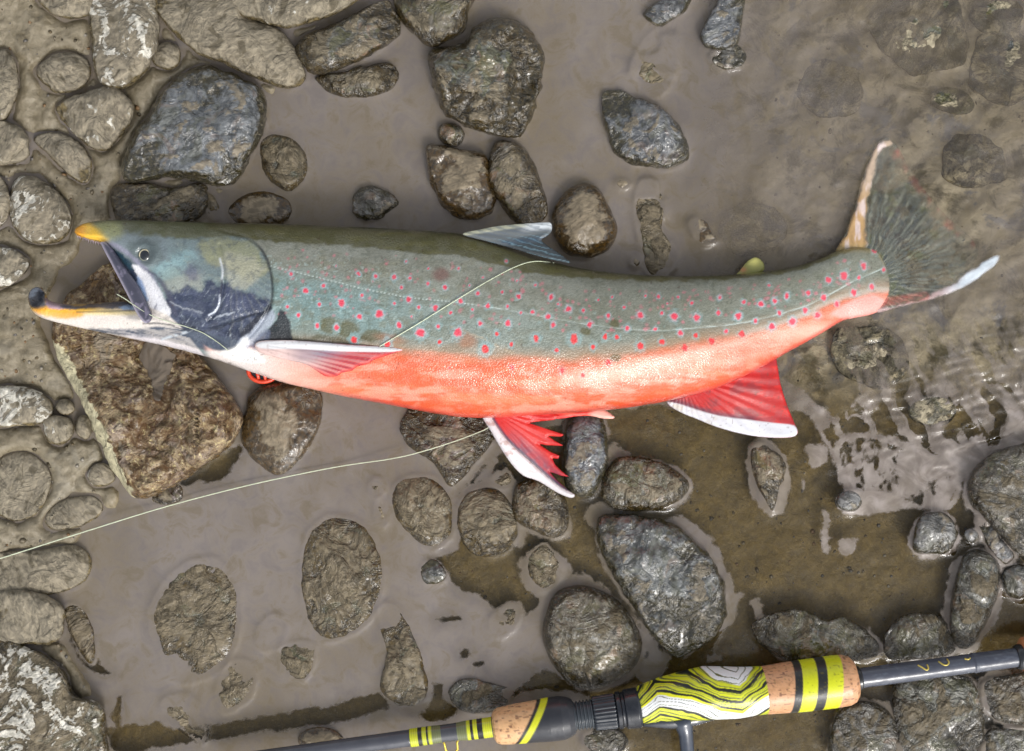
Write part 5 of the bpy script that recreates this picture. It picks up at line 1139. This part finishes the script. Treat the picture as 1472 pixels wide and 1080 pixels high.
RZ = 0.019
AX0 = np.array([650.0, 1053.0]); DIR = np.array([1.0, -0.133]); DIR /= np.linalg.norm(DIR); NRM = np.array([DIR[1], -DIR[0]])  # NRM points up the picture
def rod_part(name, stations, colf, root, off=lambda u: 0.0, mat='cork', n=96, step=1.4, radf=None, cap=True):
    """stations: (pixel x along the rod, radius px)"""
    st = np.array(stations, float); u = np.arange(st[0, 0], st[-1, 0] + 1e-6, step)
    if st[-1, 0] - u[-1] > 1e-3: u = np.append(u, st[-1, 0])
    u = np.unique(np.concatenate([u, st[:, 0]]))
    r = np.interp(u, st[:, 0], st[:, 1])
    th = np.linspace(0, 2*math.pi, n, endpoint=False)
    U, T = np.meshgrid(u, th, indexing='ij'); Rr = np.repeat(r[:, None], n, 1)
    if radf: Rr = Rr + radf(U, T)
    Wd = Rr*np.cos(T); Zd = Rr*np.sin(T); so = np.array([off(a) for a in u])[:, None]
    s = (U - 650)/DIR[0]
    sc = 1 - RZ/D
    px = AX0[0] + DIR[0]*s + NRM[0]*(Wd + so); py = AX0[1] + DIR[1]*s + NRM[1]*(Wd + so)
    co = np.stack([(px-736)*K*sc, (540-py)*K*sc, RZ + Zd*K*sc], -1).reshape(-1, 3)
    m = len(u); idx = np.arange(m*n).reshape(m, n); nx = np.roll(idx, -1, 1)
    q = np.stack([idx[:-1], idx[1:], nx[1:], nx[:-1]], -1).reshape(-1, 4)
    faces = q.tolist()
    if cap: faces.append(idx[0].tolist()); faces.append(idx[-1][::-1].tolist())
    col = colf(U.ravel(), (Wd/np.maximum(Rr, 1e-6)).ravel(), T.ravel(), Rr.ravel())
    return mesh(name, local(co, root.location), faces, M[mat], root, {'Col': col})

def build_rod():
    root = empty('fishing_rod', P(1000, 1006, 0)); tag(root, 'fishing rod with yellow and black marbled cork grip along the bottom edge', 'fishing rod')
    def base(c): return lambda U, W_, T, R: np.zeros((len(U), 3)) + lin(c)
    M['blank'] = colmat('rod_blank_coating', .25, .6, None, .10, 500, .00012)
    M['rubber'] = colmat('black_rubber', .28, .5, None, .2, 260, .0004)
    rod_part('blank', [(300, 10.5), (592, 12)], base((74, 76, 84)), root, mat='blank', n=40, step=6)
    def bands(U, W_, T, R):
        col = np.zeros((len(U), 3)) + lin((70, 72, 78))
        for a, b, c in [(590,602,'y'),(602,608,'k'),(608,614,'y'),(614,617,'k'),(617,622,'y'),(622,635,'o'),(658,672,'o'),(672,677,'y'),(677,681,'k'),(681,687,'y'),(687,695,'k'),(695,708,'y')]:
            cc = {'y': (206, 212, 44), 'k': (26, 26, 28), 'o': (112, 118, 78)}[c]; col = blend(col, cc, ((U >= a) & (U < b)).astype(float))
        th = sst(np.sin(U*4.2), -.2, .6)*.25; return blend(col, (60, 60, 40), th*(U > 0)*((U < 635) | (U > 658)))
    rod_part('thread_wrapping', [(590, 13), (622, 13), (635, 12.4), (658, 12.8), (672, 14), (709, 14.5)], bands, root, mat='blank', n=48, step=1.0)
    def corkc(U, W_, T, R, col):
        n1 = fbm(U/9, T*6, 301, 4, .6); n2 = noise2(U/5, T*16, 302)
        col = blend(col, (176, 128, 84), sst(n1, .05, .5)*.5); col = blend(col, (104, 66, 48), sst(n2, .52, .75)*.75)
        col = blend(col, (96, 62, 40), sst(np.abs(noise2(U/40, T*5, 303)), .035, 0)*.5); return col
    def fore(U, W_, T, R):
        col = np.zeros((len(U), 3)) + lin((222, 176, 128)); col = corkc(U, W_, T, R, col)
        dg = U - 3.7*W_ - 24*0 ; edge = 755 + 20*W_
        s = U - edge
        col = blend(col, (40, 40, 40), sst(s, -1, 1)); col = blend(col, (214, 218, 40), sst(s, 5, 6.5)*sst(s, 17, 15.5))
        col = blend(col, (46, 48, 54), sst(s, 16, 17.5)); return col
    rod_part('foregrip', [(708.5, 14), (709, 18), (712, 23), (718, 26), (740, 28), (770, 29.5), (790, 31), (808, 31), (818, 28), (825, 24)], fore, root, step=1.2)
    rod_part('threaded_barrel', [(824, 20), (855, 20)], base((64, 70, 76)), root, mat='blank', radf=lambda U, T: 1.4*np.sin(U*1.25), step=.7)
    rod_part('locking_ring', [(853, 21), (854, 23), (884, 24), (886, 22)], base((40, 46, 54)), root, mat='blank', radf=lambda U, T: .9*np.sign(np.sin(T*26)), n=208, step=3)
    rod_part('hood', [(886, 22), (887, 26), (893, 26.5), (894, 25), (897, 25), (899, 28), (916, 29), (920, 27)], base((28, 32, 40)), root, mat='blank')
    off = lambda a: float(np.interp(a, [915, 950, 1017, 1060, 1105], [3, 7, 8, 3, 1]))
    def marble(U, W_, T, R):
        col = np.zeros((len(U), 3)) + lin((214, 220, 36))
        ph = np.interp(U, [915, 945, 990, 1030, 1060, 1110], [0, .55, .15, -.45, -.62, .25]) 
        f = W_ - ph + .10*fbm(U/40, W_*2, 311, 3) + .015*fbm(U/14, W_*6, 312, 2)
        b = f*3.1 + .25*fbm(U/60, W_*1.5, 313, 2)
        s = np.sin(b*5.4)
        thin = np.sin(b*11 + 2*fbm(U/30, W_*4, 314, 2))
        col = blend(col, (30, 32, 28), sst(s, .55, .72)); col = blend(col, (60, 64, 44), sst(thin, .72, .9)*.9)
        col = blend(col, (128, 132, 84), sst(s, -.2, -.45)*sst(s, -.8, -.6)*.7)
        wh = sst(f, .06, -.02)*sst(f, -.62, -.54) + sst(f, -.80, -.84)*.0 + sst(f, 1.12, 1.16)
        col = blend(col, (238, 240, 240), np.clip(wh, 0, 1)*sst(thin, .93, .85))
        col = blend(col, (236, 236, 40), sst(np.abs(f-.02), .07, .04)); col = blend(col, (30, 32, 30), sst(np.abs(f+.62), .05, .03))
        return col
    def cutend(U, T): return 0*U
    rod_part('reel_seat', [(917, 24), (922, 27), (950, 31), (990, 36), (1017, 38), (1050, 37), (1080, 34.5), (1098, 34), (1101, 33)], marble, root, off, step=.9, n=220)
    def rear(U, W_, T, R):
        col = np.zeros((len(U), 3)) + lin((212, 160, 118)); col = corkc(U, W_, T, R, col)
        s = U - 7*W_ - 3*np.sin(T)*0
        for a, b, c in [(1135,1146,'k'),(1146,1167,'y'),(1167,1181,'k'),(1181,1203,'y')]:
            cc = {'y': (214, 220, 30), 'k': (38, 40, 40)}[c]; col = blend(col, cc, sst(s, a-.7, a+.7)*sst(s, b+.7, b-.7))
        return blend(col, (110, 100, 30), sst(noise2(U/3, T*18, 321), .7, .85)*.5)
    rod_part('rear_grip', [(1097, 33.5), (1099, 34), (1150, 36.5), (1200, 37), (1216, 36), (1224, 33), (1229, 27), (1231, 18)], rear, root, lambda a: float(np.interp(a, [1090, 1160], [1, 0])), step=1.0, n=160)
    rod_part('winding_check', [(1229, 15), (1231, 17), (1236, 17), (1238, 14)], base((24, 24, 26)), root, mat='blank', step=1)
    def sh(U, W_, T, R):
        col = np.zeros((len(U), 3)) + lin((72, 76, 88)); return blend(col, (104, 110, 122), sst(fbm(U/12, W_*3, 331, 4, .65), 0, .5)*.5)
    rod_part('handle_shaft', [(1236, 14.2), (1300, 14.2), (1398, 13.4), (1399, 14.6), (1403, 14.2), (1464, 13.6)], sh, root, mat='blank', n=64, step=2)
    rod_part('end_collar', [(1460, 16), (1464, 18), (1476, 18), (1478, 15)], base((34, 36, 40)), root, mat='blank', step=1)
    rod_part('butt_cap', [(1468, 12), (1470, 22), (1474, 27), (1500, 29), (1560, 28), (1570, 20)], base((198, 132, 90)), root)
    # gold script on the shaft
    gm = plain('gold_lettering', (206, 186, 96), .3, .4)
    for seg in ([(1316,954),(1322,957),(1327,960),(1330,958),(1329,953)], [(1346,949),(1352,953),(1357,953),(1360,950),(1359,946)], [(1383,945),(1388,945.5),(1391,944)]):
        pts = []
        for a, b in smooth(seg, 4, False):
            cy = 1053 - .133*(a-650); w_ = (cy-b)/14.2; zz = RZ + 14.2*K*math.sqrt(max(.05, 1-w_*w_))
            pts.append(np.array(P(a, b, RZ)) * (1, 1, 0) + (0, 0, zz - .0001))
        v, f = tube(pts, .0006, 6); mesh('script_mark', local(v, root.location), f, gm, root)
    # reel foot and stem reaching out of the frame
    foot = [np.array(P(a, b, RZ+.002)) for a, b in [(915,1040),(940,1037),(965,1036),(1000,1033),(1030,1029)]]
    v, f = tube(foot, [.002,.0045,.006,.005,.0025], 16); mesh('reel_foot', local(v, root.location), f, plain('black_painted_metal', (38, 44, 54), .2, coat=.8), root)
    stem = [np.array(P(a, b, RZ+.001)) for a, b in [(980,1030),(983,1042),(986,1056),(988,1080),(990,1120)]]
    v, f = tube(stem, [.010,.0068,.0052,.0050,.0056], 24); mesh('reel_stem', local(v, root.location), f, plain('grey_painted_metal', (58, 66, 80), .22, coat=.8), root)
    # guide: yellow wire loop
    g_ = [np.array(P(a, b, z_)) for a, b, z_ in [(636,1064,RZ+.001),(639,1070,RZ),(641,1079,RZ-.001),(647,1083,RZ-.002),(654,1082,RZ-.002),(658,1077,RZ-.001),(657,1068,RZ),(659,1062,RZ+.001)]]
    v, f = tube(g_, .0008, 8); mesh('line_guide', local(v, root.location), f, plain('brass_wire', (216, 190, 70), .25, .3), root)

def build_grit():
    rs = np.random.RandomState(21)
    oc = np.array([(1,0,0),(.6,.75,0),(-.3,.9,0),(-1,.1,0),(-.5,-.85,0),(.5,-.8,0),(.1,.05,.75),(0,0,-.6)], float)
    fc = [(0,1,6),(1,2,6),(2,3,6),(3,4,6),(4,5,6),(5,0,6),(1,0,7),(2,1,7),(3,2,7),(4,3,7),(5,4,7),(0,5,7)]
    dg = bpy.context.evaluated_depsgraph_get()
    gm = bpy.data.objects['ground']; from mathutils.bvhtree import BVHTree
    bv = BVHTree.FromObject(gm, dg)
    vs, fs, cs = [], [], []
    def drop(px, py, r):
        p = P(px, py, 0); hit = bv.ray_cast(Vector((p[0], p[1], .2)), Vector((0, 0, -1)))
        if hit[0] is None: return
        a = rs.uniform(0, 6.28); sx, sy, sz = r*rs.uniform(.7, 1.2), r*rs.uniform(.6, 1.0), r*rs.uniform(.5, .9)
        v = oc * (1 + rs.uniform(-.2, .2, oc.shape)); k = len(vs)
        base = [(118,108,88), (96,84,60), (140,134,122), (74,66,48), (104,100,94), (122,96,66)][rs.randint(6)]
        for q in v:
            x_, y_ = q[0]*sx, q[1]*sy
            vs.append((p[0] + (x_*math.cos(a) - y_*math.sin(a))*K, p[1] + (x_*math.sin(a) + y_*math.cos(a))*K, hit[0][2] + (q[2]*sz + sz*.12)*K)); cs.append(lin(base))
        fs.extend([[k + i for i in f] for f in fc])
    for _ in range(1500):
        px, py = rs.uniform(-60, 470), rs.uniform(-60, 1140)
        if sdf(np.array([px]), np.array([py]), BANK)[0] > -8: drop(px, py, abs(rs.normal(0, 1.8)) + 1.0)
    for _ in range(900):
        px, py = rs.uniform(600, 1500), rs.uniform(590, 1100); drop(px, py, abs(rs.normal(0, 1.3)) + .8)
    for _ in range(220):
        px, py = rs.uniform(1000, 1500), rs.uniform(-30, 600); drop(px, py, abs(rs.normal(0, 1.2)) + .8)
    o = mesh('grit', np.array(vs), fs, colmat('grit_surface', .4, .3, None, .3, 900, .0002), None, {'Col': np.array(cs)})
    tag(o, 'loose grit and gravel crumbs scattered over the mud and pool bed', 'grit', kind='stuff')

# ------------------------------------------------------------------ build everything
outl = []
for i, e in enumerate(STONES): outl.append((make_stone(e, i), e))
build_ground(outl)
build_grit()
build_water(outl)
root, hmap = build_fish()
build_fins(root, hmap)
build_lines(hmap)
build_rod()
